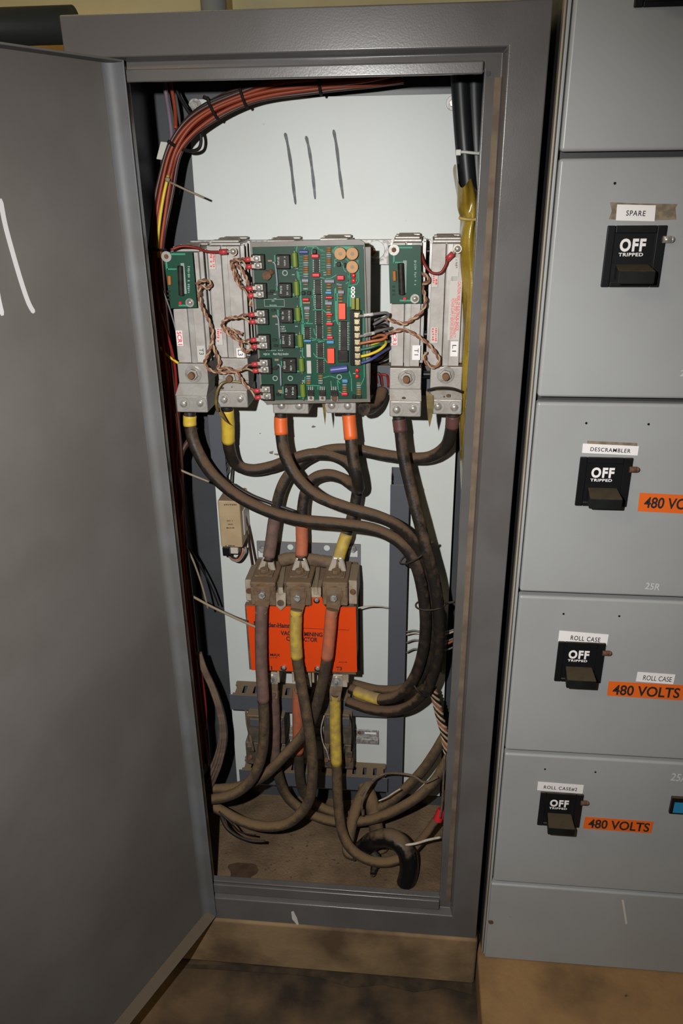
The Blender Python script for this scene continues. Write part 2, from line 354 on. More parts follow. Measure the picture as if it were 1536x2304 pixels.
MB().box(-t, 0, .05, D, ZB, ZT).build('side_panel', m_frame, cab)
MB().box(-W+t, -t, .05, D, ZT-t, ZT).build('top_panel', m_frame, cab)
MB().box(-W+t, -t, D-t, D, ZB, ZT-t).build('back_panel', m_inner, cab)
MB().box(-W+t+.0002, -W+t+.0014, .062, D-t, .16, ZT-t).build('side_lining', m_inner, cab)
MB().box(-t-.0014, -t-.0002, .062, D-t, .16, ZT-t).build('side_lining', m_inner, cab)
MB().box(-W+t, -t, .062, D-t, ZB+.0002, .160).build('bottom_pan', m_pan, cab)
MB().box(RX1-.0135, RX1-.0045, .0150, .0162, RZ0+.02, RZ1-.03).build('groove_dirt', m_groove, cab)
for (px, py) in ((1098, 165),):
    MB().disc(px, py, .0115, .0028, .0006).build('screw_hole', m_black, cab)
# dirt ridges on the pan
b = MB()
for i in range(260):
    x, y = random.uniform(-.56, -.03), random.uniform(.08, .29); r = random.choice((.0006, .0008, .001, .0015))
    b.dome((x, y, .16), (0, 0, 1), r*1.6, r*.8, 6, 2)
ob = b.build('dirt_crumbs', m_dirt, cab); ob['kind'] = 'stuff'
# white paint smear on the lower frame
p = P(663, 2062, -.0006)
MB().prism([P(655, 2052, -.0005), P(660, 2050, -.0005), P(668, 2066, -.0005), P(672, 2080, -.0005), P(668, 2081, -.0005), P(657, 2068, -.0005)], (0, .0004, 0)).build('paint_smear', m_chalk, cab)

# door: opened about 115 degrees, its inside faces the camera; u runs from the hinge edge to the free edge, n is the inner normal
hx, hy = -.5065, -.004
dd = Vector((-.40, -.9165, 0)).normalized(); dn = Vector((.9165, -.40, 0)).normalized()
DZ0, DZ1, DW, FD = .137, 1.6085, .47, .024
org = Vector((hx, hy, 0)) - dn*FD
def dp(u, n, z): return org + dd*u + dn*n + Vector((0, 0, z))
def dbox(b, u0, u1, n0, n1, z0, z1):
    return b.hexa([dp(u0, n0, z0), dp(u1, n0, z0), dp(u1, n1, z0), dp(u0, n1, z0), dp(u0, n0, z1), dp(u1, n0, z1), dp(u1, n1, z1), dp(u0, n1, z1)])
door = dbox(MB(), .0, DW, -.002, 0, DZ0, DZ1).build('door', m_door, cab)
# hinge-side edge: a folded channel with a soft inner radius
prof = [(.0, -.002), (.0, FD), (.0025, FD)]
for k in range(7):
    a = math.pi/2*k/6; prof.append((.0025+.012*(1-math.cos(math.pi/2-a)) if False else .0025+.012*(1-math.cos(a)), .012*(1-math.sin(a))+.0001))
prof.append((.0145, -.002))
b = MB(); b.prism([dp(u, n, DZ0) for u, n in prof], (0, 0, DZ1-DZ0)); b.build('edge_flange', m_doorflange, door, .0012)
dbox(MB(), DW-.0025, DW, 0, FD, DZ0, DZ1).build('edge_flange', m_doorflange, door, .0012)
dbox(MB(), .0025, DW-.0025, 0, FD, DZ0, DZ0+.0025).build('edge_flange', m_doorflange, door, .001)
dbox(MB(), .0025, DW-.0025, 0, FD, DZ1-.0025, DZ1).build('edge_flange', m_doorflange, door, .001)
# white marker strokes near its free edge
def onDoor(px, py, n=.0006):
    q = org + dn*n; d = ray(px, py); return CAM + d*((q-CAM).dot(dn)/d.dot(dn))
def dstroke(L, wd):
    pts = catmull([onDoor(*p) for p in L], 6); A = []; B = []
    for i, p in enumerate(pts):
        tt = (pts[min(i+1, len(pts)-1)]-pts[max(i-1, 0)]).normalized(); nr = tt.cross(dn)
        ww = wd*(.55 if i in (0, len(pts)-1) else 1); A.append(p+nr*ww); B.append(p-nr*ww)
    MB().prism(A+B[::-1], dn*-.0005).build('marker_stroke', m_whitepaint, door)
dstroke([(1, 447), (12, 505), (28, 565), (47, 630), (64, 680), (77, 704)], .0030)
dstroke([(-26, 470), (-14, 590), (-4, 665), (6, 710)], .0030)

# ================================================================ MOTOR CONTROL CENTRE
MX, MZ0, U = .0227, 1.4962, .3048
mcc = thing('motor_control_centre', 'blue-grey motor control centre frame holding a column of breaker units, right of the open cabinet', 'switchgear', (.27, .25, .074))
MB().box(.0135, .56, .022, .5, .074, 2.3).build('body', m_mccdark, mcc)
MB().box(.0135, .0165, .008, .022, .080, 2.3).build('edge_strip', m_cream, mcc, .001)
MB().box(.0172, .0212, .004, .022, .080, 2.3).build('edge_channel', m_mcc, mcc, .001)
MB().box(MX-.003, .56, .0, .02, .0745, MZ0-4*U-.003).build('base_panel', m_mcc, mcc, .004, 3)
MB().disc(1104, 2076, -.002, .0045, .003).build('bolt', m_rust, mcc)
MB().prism([P(1398, 2025, -.0005), P(1403, 2026, -.0005), P(1411, 2078, -.0005), P(1407, 2080, -.0005)], (0, .0004, 0)).build('paint_scratch', m_chalk, mcc)

def unit(k, label, body, plate, residue, pin=True, extras=()):
    z1 = MZ0-k*U-.0035; z0 = z1-U+.007
    if k == -1: z1 = z0+U-.007
    un = thing('breaker_unit', label, 'breaker unit', (MX+.2, .01, z0), None)
    MB().box(MX, .56, 0, .018, z0, z1).build('door_panel', m_mcc, un, .0045, 4)
    # breaker cut-out, measured on the uppermost full unit and repeated at the same place of each door
    zc = MZ0-k*U
    bx0, bx1, bz0, bz1 = BR
    bz0 += zc; bz1 += zc
    wf = .010
    bz = MB().box(bx0, bx0+wf, -.004, 0, bz0, bz1).box(bx1-wf*1.2, bx1, -.004, 0, bz0, bz1).box(bx0+wf, bx1-wf*1.2, -.004, 0, bz1-.009, bz1).box(bx0+wf, bx1-wf*1.2, -.004, 0, bz0, bz0+.006).build('bezel', m_black, un, .0012)
    pl = MB().box(bx0+wf*.6, bx1-wf*.6, -.0015, 0, bz0+.002, bz1-.002).build('legend_plate', m_black, un)
    cx = bx0+.45*(bx1-bx0)
    text('OFF', cx+.001, -.0016, bz1-.0232, .0315, .0158, m_white, pl, bold=.045, space=1.16)
    text('TRIPPED', cx, -.0016, bz1-.0345, .0300, .0042, m_white, pl, bold=.03, space=1.12)
    # handle: a deep wedge that stands out of the bezel
    hx0, hx1 = bx0+.0135, bx1-.0135
    ht, hb = bz1-.047, bz0+.007
    h = MB(); hd = -.031
    h.hexa([(hx0+.002, 0, hb+.004), (hx1-.002, 0, hb+.004), (hx1, hd, hb), (hx0, hd, hb), (hx0+.002, 0, ht+.001), (hx1-.002, 0, ht+.001), (hx1, hd, ht-.004), (hx0, hd, ht-.004)])
    # order above: bottom ring back-left, back-right, front-right, front-left
    h.build('handle', m_handle, un, .0018, 2)
    if pin:
        zc2 = bz1-.0165
        MB().tube([(bx1-.004, -.0042, zc2), (bx1+.006, -.0042, zc2)], .0042, 14).dome((bx1+.006, -.0042, zc2), (1, 0, 0), .0042, .0042).build('interlock_pin', m_rust if k else m_steel, un)
    for x, z in ((bx0+.003, bz1+.0485), (bx1+.014, bz1+.0485)): MB().cyl((x, -.0004, z), (x, .0005, z), .0017, n=10).build('screw_hole', m_black, un)
    if body:
        q = [P(x, y, 0) for x, y in plate]; xs = [p.x for p in q]; zs = [p.z for p in q]
        x0, x1 = (xs[0]+xs[3])/2, (xs[1]+xs[2])/2; zb0, zb1 = (zs[2]+zs[3])/2, (zs[0]+zs[1])/2
        if residue: MB().quadp(residue, -.0003, .0003).build('tape_residue', m_residue, un)
        np_ = MB().prism([P(x, y, -.0008) for x, y in plate], (0, .0005, 0)).build('name_label', m_white, un)
        tl = .62 if body == 'SPARE' else .72
        dx = {'ROLL CASE': .010, 'SPARE': -.0005}.get(body, 0)*(1 if body != 'ROLL CASE' else .8)
        tw = {'SPARE': .50, 'DESCRAMBLER': .72, 'ROLL CASE': .60, 'ROLL CASE#2': .73}[body]
        sl = math.atan2((q[1]-q[0]).z, (q[1]-q[0]).x)
        text(body, (x0+x1)/2+dx*.4, -.0009, (zb0+zb1)/2-.0003, (x1-x0)*tw, (zb1-zb0)*(.34 if body == 'SPARE' else .42), m_ink, np_, ang=sl, bold=.012, space=1.15)
    return un
# bezel rectangle relative to the top seam of its unit, taken from the SPARE unit
qa = [P(x, y, 0) for x, y in ((1366, 505), (1500, 509), (1480, 648), (1350, 643))]
BR = ((qa[0].x+qa[3].x)/2, (qa[1].x+qa[2].x)/2, (qa[2].z+qa[3].z)/2-MZ0, (qa[0].z+qa[1].z)/2-MZ0)
def sticker(un, q, body, tq, mt, name, bold=.02, tm=None):
    s = MB().prism([P(x, y, -.0008) for x, y in q], (0, .0005, 0)).build(name, mt, un)
    a, c = P(*q[0], 0), P(*q[1], 0); textp(body, *tq, -.001, m_ink, s, bold=bold, tilt=math.atan2(c.z-a.z, c.x-a.x)); return s
unit(-1, 'grey breaker unit door at the very top, only its lower part in frame', None, None, None, False)
u1 = unit(0, 'breaker unit marked SPARE, second door from the top', 'SPARE', [(1388, 460), (1475, 462), (1472, 498), (1385, 496)], [(1372, 455), (1440, 458), (1524, 459), (1519, 468), (1521, 494), (1440, 497), (1369, 493), (1376, 475)])
u2 = unit(1, 'breaker unit marked DESCRAMBLER, below the spare one', 'DESCRAMBLER', [(1311, 998), (1437, 1004), (1434, 1025), (1309, 1019)], [(1321, 992), (1433, 997), (1433, 1008), (1320, 1003)])
u3 = unit(2, 'breaker unit marked ROLL CASE with two name labels', 'ROLL CASE', [(1258, 1419), (1369, 1428), (1365, 1452), (1255, 1444)], None)
u4 = unit(3, 'breaker unit marked ROLL CASE#2, lowest door above the base panel', 'ROLL CASE#2', [(1210, 1759), (1313, 1767), (1310, 1786), (1208, 1778)], None)
def full(q0, q3, W_, H_):
    pass
sticker(u2, [(1439, 1109), (1606, 1117), (1602, 1159), (1434, 1150)], '480 VOLTS', (1448, 1121, 1592, 1146), m_orange, 'voltage_sticker')
sticker(u3, [(1369, 1533), (1539, 1542), (1534, 1576), (1365, 1565)], '480 VOLTS', (1377, 1544, 1529, 1567), m_orange, 'voltage_sticker')
sticker(u4, [(1316, 1838), (1470, 1849), (1464, 1875), (1311, 1864)], '480 VOLTS', (1322, 1847, 1461, 1867), m_orange, 'voltage_sticker')
sticker(u3, [(1434, 1512), (1519, 1518), (1514, 1540), (1430, 1533)], 'ROLL CASE', (1446, 1521, 1511, 1532), m_white, 'name_label', 0)
for un, s, r in ((u2, '25R', (1451, 1312, 1485, 1327)), (u4, '25A', (1509, 1741, 1548, 1758)), (u1, '25A', (1530, 834, 1572, 848))):
    textp(s, *r, -.0003, m_whitepaint, un, 'paint_marking', 0, .01, -.08)
# blue tag
b = MB().boxp(1508, 1797, 1560, 1833, -.006, .006).build('tag_holder', m_black, u4, .0008)
MB().boxp(1515, 1807, 1556, 1830, -.0068, .0008).build('blue_insert', m_blue, b)

# ================================================================ MOUNTING PLATE AND WHAT IS FIXED TO IT
YP = .272
tl, br_ = P(424, 222, YP), P(980, 1787, YP)
PX0, PX1 = -.512-.008, -.072; PZT = (P(430, 222, YP).z+P(1020, 212, YP).z)/2; PZB = (P(700, 1776, YP).z+P(980, 1788, YP).z)/2
plate = thing('mounting_plate', 'white enamelled mounting plate inside the cabinet, three marker strokes near its top', 'mounting plate', ((PX0+PX1)/2, YP+.002, PZB))
# plate outline: corners cut
MB().prism([(-.5215, YP, PZB), (-.068, YP, PZB), (-.090, YP, PZT) if False else (-.072, YP, PZT), (-.5000, YP, PZT), (-.5085, YP, PZT-.008), (-.515, YP, 1.0)], (0, .003, 0)).build('sheet', m_plate, plate, .0008)
for L in ([(641, 299), (647, 325), (655, 375), (660, 420), (665, 460)], [(688, 306), (695, 335), (703, 390), (709, 448)], [(750, 292), (757, 330), (764, 390), (772, 447)]):
    stroke([P(x, y, YP-.0003) for x, y in L], .0026, m_marker, plate, 'marker_stroke')
for (px, py) in ((439, 238), (1019, 232)):
    c = P(px, py, YP)
    o = MB().cyl(c, c+Vector((0, -.002, 0)), .0105, n=24).build('washer', m_zinc, plate, .0006)
    MB().cyl(c+Vector((0, -.002, 0)), c+Vector((0, -.009, 0)), .0062, n=6).build('bolt_head', m_steel, o, .0008)
# small scuffs on the enamel
b = MB()
for (px, py, s) in ((610, 1018, 9), (622, 1022, 7), (705, 960, 6), (585, 975, 3), (690, 1120, 8), (905, 1205, 4)):
    p = P(px, py, YP-.0002); n = 7
    b.prism([p+Vector((math.cos(a)*s*.0007*random.uniform(.5, 1.2), 0, math.sin(a)*s*.0004*random.uniform(.5, 1.2))) for a in [2*math.pi*i/n for i in range(n)]], (0, .0001, 0))
o = b.build('scuff_marks', m_residue, plate); o['kind'] = 'stuff'

# zinc bracket bar carrying the heatsinks
bar = thing('bracket_bar', 'speckled zinc bracket bar crossing the plate behind the circuit board and heatsinks', 'bracket', P(800, 595, .255))
z1, z0 = P(850, 540, .255).z, P(850, 595, .255).z
MB().box(P(430, 570, .255).x, P(1034, 570, .255).x, .255, .2575, z0, z1).box(P(430, 570, .255).x, P(1034, 570, .255).x, .2575, .2715, z1-.002, z1).build('bar', m_zinc, bar)
c = P(846, 562, .2545)
MB().cyl(c, c+Vector((0, -.003, 0)), .014, n=24).build('washer', m_plate, bar, .0005)
MB().cyl(P(836, 565, .2545), P(836, 565, .2545)+Vector((0, -.010, 0)), .0075, n=6).build('bolt_head', m_rust, bar, .001)

# ---- slotted wiring ducts
def hduct(label, x0, x1, ytop, ycov, ybot, Yf, slots, cover=True, pos=None):
    """a duct lying across the plate: cover strip in front, slotted upper wall behind it"""
    xm = (x0+x1)/2; za, zb = P(xm, ycov, Yf).z, P(xm, ybot, Yf).z; X0, X1 = P(x0, ycov, Yf).x, P(x1, ycov, Yf).x
    t_ = thing('wiring_duct', label, 'wiring duct', ((X0+X1)/2, YP, zb), None)
    MB().box(X0, X1, Yf, Yf+.002, zb, za).box(X0+.004, X1-.004, Yf+.002, YP, zb+.001, zb+.003).build('cover', m_duct, t_, .0008)
    b = MB(); yb = Yf+.004; n = slots; L = X1-X0-.012
    b.box(X0+.006, X1-.006, YP-.016, YP-.001, za-.003, za-.0008)
    b.box(X0+.006, X1-.006, yb-.002, yb+.005, za-.003, za-.0008)
    p_ = L/n
    for i in range(n): b.box(X0+.006+p_*i+p_*.18, X0+.006+p_*i+p_*.82, yb+.005, YP-.016, za-.003, za-.0008)
    b.box(X0+.004, X1-.004, YP-.0032, YP-.0006, zb+.001, za-.003)
    b.build('slotted_wall', m_duct, t_)
    return t_
def vduct(label, quad, Yf, slots=None):
    t_ = thing('wiring_duct', label, 'wiring duct', (P(quad[3][0], quad[3][1], Yf)+P(quad[2][0], quad[2][1], Yf))/2)
    q = [P(x, y, Yf) for x, y in quad]; X0, X1 = (q[0].x+q[3].x)/2, (q[1].x+q[2].x)/2; z1, z0 = (q[0].z+q[1].z)/2, (q[2].z+q[3].z)/2
    MB().box(X0, X1, Yf, Yf+.002, z0, z1-.022).build('cover', m_duct, t_, .0008)
    b = MB()
    for X in (X0+.001, X1-.0025):
        b.box(X, X+.0015, YP-.012, YP-.001, z0, z1)
        n = int((z1-z0)/.012)
        for i in range(n): b.box(X, X+.0015, Yf+.002, YP-.012, z0+i*.012+.002, z0+i*.012+.0095)
    b.box(X0+.001, X1-.001, YP-.003, YP-.001, z0, z1)
    b.build('slotted_wall', m_duct, t_); return t_
hduct('slate grey wiring duct lying across the plate under the orange contactor', 516, 872, 1537, 1572, 1606, .222, 14)
hduct('lowest slate grey wiring duct, above the bottom edge of the white plate', 538, 872, 1706, 1742, 1772, .225, 14)
hduct('short grey slotted duct with red wires behind the T1 heatsink', 560, 1030, 790, 822, 888, .235, 16)
vduct('tall slate grey vertical duct on the plate beside the thick cable bundle', [(877, 1065), (919, 1065), (906, 1792), (869, 1792)], .24)
vduct('short dark vertical duct at the plate edge behind the yellow-taped cables', [(466, 880), (500, 880), (505, 1075), (474, 1075)], .235)
vduct('narrow grey duct at the right edge of the plate behind the bundle', [(985, 1380), (998, 1380), (994, 1512), (982, 1512)], .255)

# ---- DIN rail and relays under the contactor
rail = thing('din_rail', 'short bright slotted DIN rail below the contactor', 'rail', P(700, 1665, .262))
MB().boxp(560, 1637, 851, 1657, .264, .003).boxp(560, 1657, 851, 1667, .258, .009).build('rail', m_zinc, rail, .0008)
MB().boxp(762, 1648, 795, 1652, .2635, .001).boxp(820, 1648, 846, 1652, .2635, .001).build('slot', m_white, rail)
MB().disc(808, 1649, .2625, .0038, .002).build('screw', m_rust, rail)
def relay(label, x0, x1, y0, y1, Y, gx):
    t_ = thing('control_relay', label, 'relay', P((x0+x1)/2, y1, Y))
    MB().boxp(x0, y0, x1, y0+(y1-y0)*.55, Y, .258-Y).boxp(x0-3, y0+(y1-y0)*.55, x1+3, y1, Y+.012, .25-Y).build('housing', m_relayd, t_, .003)
    MB().boxp(x0+6, y0+8, x1-6, y0+24, Y-.004, .006).build('top_clip', m_duct, t_, .001)
    for i in range(4):
        xx = x0+6+(x1-x0-12)*i/3
        MB().boxp(xx-6, y0+(y1-y0)*.62+(i % 2)*8, xx+6, y0+(y1-y0)*.72+(i % 2)*8, Y-.002, .014).build('terminal', m_relayd, t_, .001)
        MB().disc(xx, y0+(y1-y0)*.85, Y+.004, .0042, .012, 10).build('terminal_screw', m_rust, t_)
    return t_
relay('dust-covered control relay on the rail, left of the brown-taped cable', 556, 640, 1612, 1722, .20, 0)
relay('dust-covered control relay behind the lowest yellow-taped cable', 728, 792, 1608, 1730, .205, 0)
tag(MB().tube(along([(553, 1598, .215), (556, 1630, .21), (563, 1660, .20), (570, 1690, .198)], 6), .0024, 8).build('relay_wire', m_dustwire), 'dusty wire dropping from the upper duct to the rail relay', 'wire')
tag(MB().tube(along([(729, 1610, .20), (722, 1640, .198), (726, 1670, .2), (735, 1690, .2), (741, 1712, .21)], 6), .0012, 6).build('relay_wire', m_wwht), 'thin white wire beside the relay behind the yellow-taped cable', 'wire')
tag(MB().tube(along([(786, 1608, .20), (792, 1640, .198), (790, 1690, .2)], 6), .0014, 6).build('relay_wire', m_wblk), 'thin black wire looping at the relay next to the rail slots', 'wire')

# ---- cream module left of the contactor
mod = thing('transducer_module', 'cream plastic module with small printed marks at the left edge of the plate', 'module', P(520, 1240, .25))
MB().boxp(493, 1127, 542, 1232, .205, .066).build('case', m_box, mod, .003, 3)
MB().boxp(543, 1150, 549, 1205, .222, .045).build('side_rib', m_boxside, mod, .002)
for i, (y, w_) in enumerate(((1134, 30), (1170, 16), (1178, 12), (1186, 18), (1226, 22))):
    fineprint('A102 X%d' % i, 518-w_/2, y, 518+w_/2, y+4, .2048, m_relayd, mod, 'fine_print')
MB().boxp(512, 1232, 535, 1246, .222, .03).build('connector', m_boxside, mod, .001)
tag(MB().boxp(500, 1232, 516, 1252, .212, .022).build('black_connector', m_black, None, .002), 'small black plug under the cream module', 'plug')
for i, (mt, nm, lab) in enumerate(((m_wblk, 'module_wire', 'black wire looping under the cream module'), (m_worg, 'module_wire', 'brownish-yellow wire looping under the cream module'), (m_wgry, 'module_wire', 'outermost grey wire looping under the cream module'))):
    o_ = i*5
    tag(MB().tube(along([(512, 1246, .222), (522, 1254+o_*.5, .225), (533+o_*.4, 1256+o_*.6, .228), (540+o_, 1245, .23), (541+o_*1.1, 1230, .235)], 6), .0020, 8).build(nm, mt), lab, 'wire')

# ================================================================ HEATSINK MODULES
YH = .165
def module(label, q, groove, fins, lugq=None, block=None, bolt=None, slope=None, setscrews=(), cap=True, hidden=False, strip=None):
    """q: px corners of the front face TL,TR,BR,BL"""
    tlp, trp, brp, blp = [P(x, y, YH) for x, y in q]
    X0, X1 = (tlp.x+blp.x)/2, (trp.x+brp.x)/2; Z1, Z0 = (tlp.z+trp.z)/2, (brp.z+blp.z)/2
    t_ = thing('heatsink_module', label, 'heatsink module', ((X0+X1)/2, .21, Z0-.03))
    xg = (P(*groove[0], YH).x+P(*groove[1], YH).x)/2
    b = MB().box(X0, xg-.0006, YH, .25, Z0, Z1).box(xg+.0006, X1, YH-.0012, .25, Z0, Z1)
    b.build('front_plate', m_face, t_, .0008)
    MB().box(xg+.002, xg+.010, YH-.0026, YH-.001, Z0, Z1).build('raised_strip', m_alufin, t_, .0005)
    b = MB()
    for i in range(7):
        y = YH+.008+i*.0115; e = .003 if i % 2 else .0055
        b.box(X0-e*.6, X1+e, y, y+.0042, Z0+.004, Z1+.001*(i % 3))
    b.build('cooling_fins', m_alufin, t_)
    if cap:
        b = MB().box(X0+.001, X1-.001, YH+.012, .248, Z1, Z1+.004)
        for i in range(4): b.box(X0+.003+(i % 2)*.004, X1-.004-(i % 3)*.005, YH+.016+.02*i, YH+.030+.02*i, Z1+.004, Z1+.0075)
        b.build('top_cap', m_alu, t_, .001)
    if block:
        b_ = [P(x, y, YH-.008) for x, y in block]; bx0, bx1 = (b_[0].x+b_[3].x)/2, (b_[1].x+b_[2].x)/2; bz1, bz0 = (b_[0].z+b_[1].z)/2, (b_[2].z+b_[3].z)/2
        blk = MB().box(bx0, bx1, YH-.008, .235, bz0, bz1).build('terminal_block', m_alu, t_, .0015)
        if bolt:
            c = P(bolt[0], bolt[1], YH-.0082)
            MB().cyl(c, c+Vector((0, -.0025, 0)), .0135, n=28).build('washer', m_steel, blk, .0006)
            MB().cyl(c+Vector((0, -.0025, 0)), c+Vector((0, -.0085, 0)), .0092, n=6).build('nut', m_alu, blk, .001)
            MB().cyl(c+Vector((0, -.0085, 0)), c+Vector((0, -.017, 0)), .0055, n=16).build('stud', m_rust, blk, .001)
    if lugq:
        YL = YH-.018
        l_ = [P(x, y, YL) for x, y in lugq]; lx0, lx1 = (l_[0].x+l_[3].x)/2, (l_[1].x+l_[2].x)/2; lz1, lz0 = (l_[0].z+l_[1].z)/2, (l_[2].z+l_[3].z)/2
        lug = MB().box(lx0, lx1, YL, .215, lz0, lz1).build('cable_lug', m_alu, t_, .0025, 3)
        if block: MB().hexa([(lx0, YL, lz1), (lx1, YL, lz1), (lx1, .2, lz1), (lx0, .2, lz1), (bx0, YH-.0075, bz0), (bx1, YH-.0075, bz0), (bx1, .2, bz0), (bx0, .2, bz0)]).build('sloped_web', m_alu, t_)
        for (x, y) in setscrews:
            c = P(x, y, YL-.0002)
            MB().ring(c, (0, -1, 0), .0105, .0066, .0014).build('screw_well', m_alu, lug)
            MB().cyl(c, c+Vector((0, -.001, 0)), .0066, n=18).dome(c+Vector((0, -.001, 0)), (0, -1, 0), .0055, .003).build('set_screw', m_steel, lug)
        # a crust of dirt on the ledge
        if block:
            b = MB()
            for i in range(14):
                x = lx0+(lx1-lx0)*random.uniform(.05, .6); b.dome((x, YL+random.uniform(.004, .03), lz1+.0005+random.uniform(0, .004)), (0, -.3, 1), random.uniform(.002, .005), random.uniform(.001, .003), 7, 2)
            o = b.build('dirt_crust', m_dirt, t_); o['kind'] = 'stuff'
    return t_
h1 = module('heatsink module marked SCR1, outermost at the left with a small green board', [(380, 578), (446, 558), (464, 818), (402, 818)], ((413, 600), (431, 817)), 0,
            [(396, 892), (466, 889), (466, 927), (397, 930)], [(400, 820), (467, 816), (467, 862), (401, 864)], (435, 841), None, ((413, 908), (450, 907)))
h2 = module('heatsink module between the SCR1 module and the large circuit board', [(467, 557), (534, 551), (557, 808), (487, 808)], ((495, 572), (515, 803)), 0,
            [(492, 880), (556, 878), (557, 916), (493, 919)], [(490, 807), (558, 805), (558, 855), (490, 857)], (520, 848), None, ((504, 899), (540, 897)))
h3 = module('heatsink module hidden behind the circuit board, lug over the left orange-taped cable', [(590, 556), (660, 552), (678, 810), (606, 812)], ((620, 560), (640, 800)), 0,
            [(612, 886), (690, 884), (697, 931), (614, 932)], [(604, 826), (686, 824), (690, 880), (608, 882)], None, None, ((633, 913), (673, 913)))
h4 = module('heatsink module hidden behind the circuit board, lug over the right orange-taped cable', [(708, 552), (778, 548), (794, 808), (722, 810)], ((745, 560), (760, 800)), 0,
            [(732, 886), (800, 884), (801, 930), (733, 931)], [(726, 826), (800, 824), (802, 880), (728, 882)], None, None, ((746, 913), (782, 913)))
h5 = module('heatsink module labelled T1 with a small green board over its top', [(880, 546), (945, 546), (947, 824), (882, 824)], ((908, 600), (911, 824)), 0,
            [(876, 902), (947, 902), (947, 939), (876, 938)], [(876, 828), (947, 828), (948, 876), (876, 876)], (914, 849), None, ((892, 922), (929, 920)))
h6 = module('heatsink module labelled L1 with a red printed caution sticker, outermost at the right', [(966, 548), (1038, 548), (1037, 824), (969, 824)], ((998, 560), (999, 824)), 0,
            [(971, 899), (1039, 898), (1039, 932), (973, 934)], [(967, 826), (1039, 824), (1039, 878), (968, 880)], (1002, 843), None, ((985, 915), (1022, 917)))
# printed stickers on them
def stick(par, x0, y0, x1, y1, mt=m_sticker, name='sticker', d=.0029):
    return MB().boxp(x0, y0, x1, y1, YH-d, .0006).build(name, mt, par)
YS = YH-.0031
s = stick(h1, 397, 744, 411, 778, m_white); textp('SCR1', 399, 746, 409, 776, YS, m_redtext, s, rot=90, bold=.02)
s = stick(h5, 881, 752, 894, 777, m_white); textp('SCR3', 883, 744, 892, 776, YS, m_redtext, s, rot=90, bold=.02)
s = stick(h2, 470, 570, 484, 606); fineprint('DANGER', 472, 571, 477, 602, YS, m_redtext, s, rot=90); fineprint('480 VOLT', 478, 571, 483, 602, YS, m_redtext, s, rot=90)
s = stick(h2, 486, 738, 500, 776); fineprint('CONNECT', 488, 740, 493, 770, YS, m_redtext, s, rot=90); fineprint('MOTOR', 494, 740, 499, 770, YS, m_redtext, s, rot=90)
s = stick(h6, 971, 610, 985, 646); fineprint('CAUTION', 973, 612, 978, 642, YS, m_redtext, s, rot=90); fineprint('HEAT', 979, 612, 984, 642, YS, m_redtext, s, rot=90)
s = stick(h6, 969, 736, 985, 772); fineprint('CONNECT', 978, 738, 983, 768, YS, m_redtext, s, rot=90); fineprint('MOTOR', 971, 738, 976, 768, YS, m_redtext, s, rot=90)
s = stick(h6, 1009, 632, 1036, 765)
textp('CAUTION: RISK OF ELECTRICAL SHOCK.', 1027, 634, 1034, 746, YS, m_redtext, s, rot=90, bold=.015)
textp('HEAT SINK IS LIVE. DISCONNECT', 1020, 672, 1026, 760, YS, m_redtext, s, rot=90); textp('POWER SUPPLY BEFORE SERVICING.', 1013, 672, 1019, 764, YS, m_redtext, s, rot=90)
s = stick(h6, 1011, 580, 1032, 622, m_sticker); fineprint('THIS UP', 1024, 584, 1029, 604, YS, m_residue, s, rot=90)
s = stick(h5, 927, 777, 945, 810, m_white); textp('T1', 932, 784, 941, 799, YS, m_ink, s, rot=90)
s = stick(h6, 1013, 768, 1030, 802, m_white); textp('L1', 1017, 776, 1026, 791, YS, m_ink, s, rot=90)
s = stick(h1, 444, 778, 462, 814, m_sticker); textp('T3', 448, 784, 458, 798, YS, m_ink, s, rot=90)
s = stick(h2, 532, 784, 549, 806, m_white); textp('L3', 535, 787, 546, 800, YS, m_ink, s, rot=90)
# black stand-off knobs between the two right modules
for i, (px, py) in enumerate(((958, 565), (960, 660), (958, 752), (956, 842))):
    tag(MB().cyl(P(px-10, py, .19), P(px+12, py, .19), .0055, n=14).build('standoff_knob', m_black, None, .001), 'black stand-off knob between the T1 and L1 heatsinks', 'knob', 'stand-off knobs between the two heatsinks')

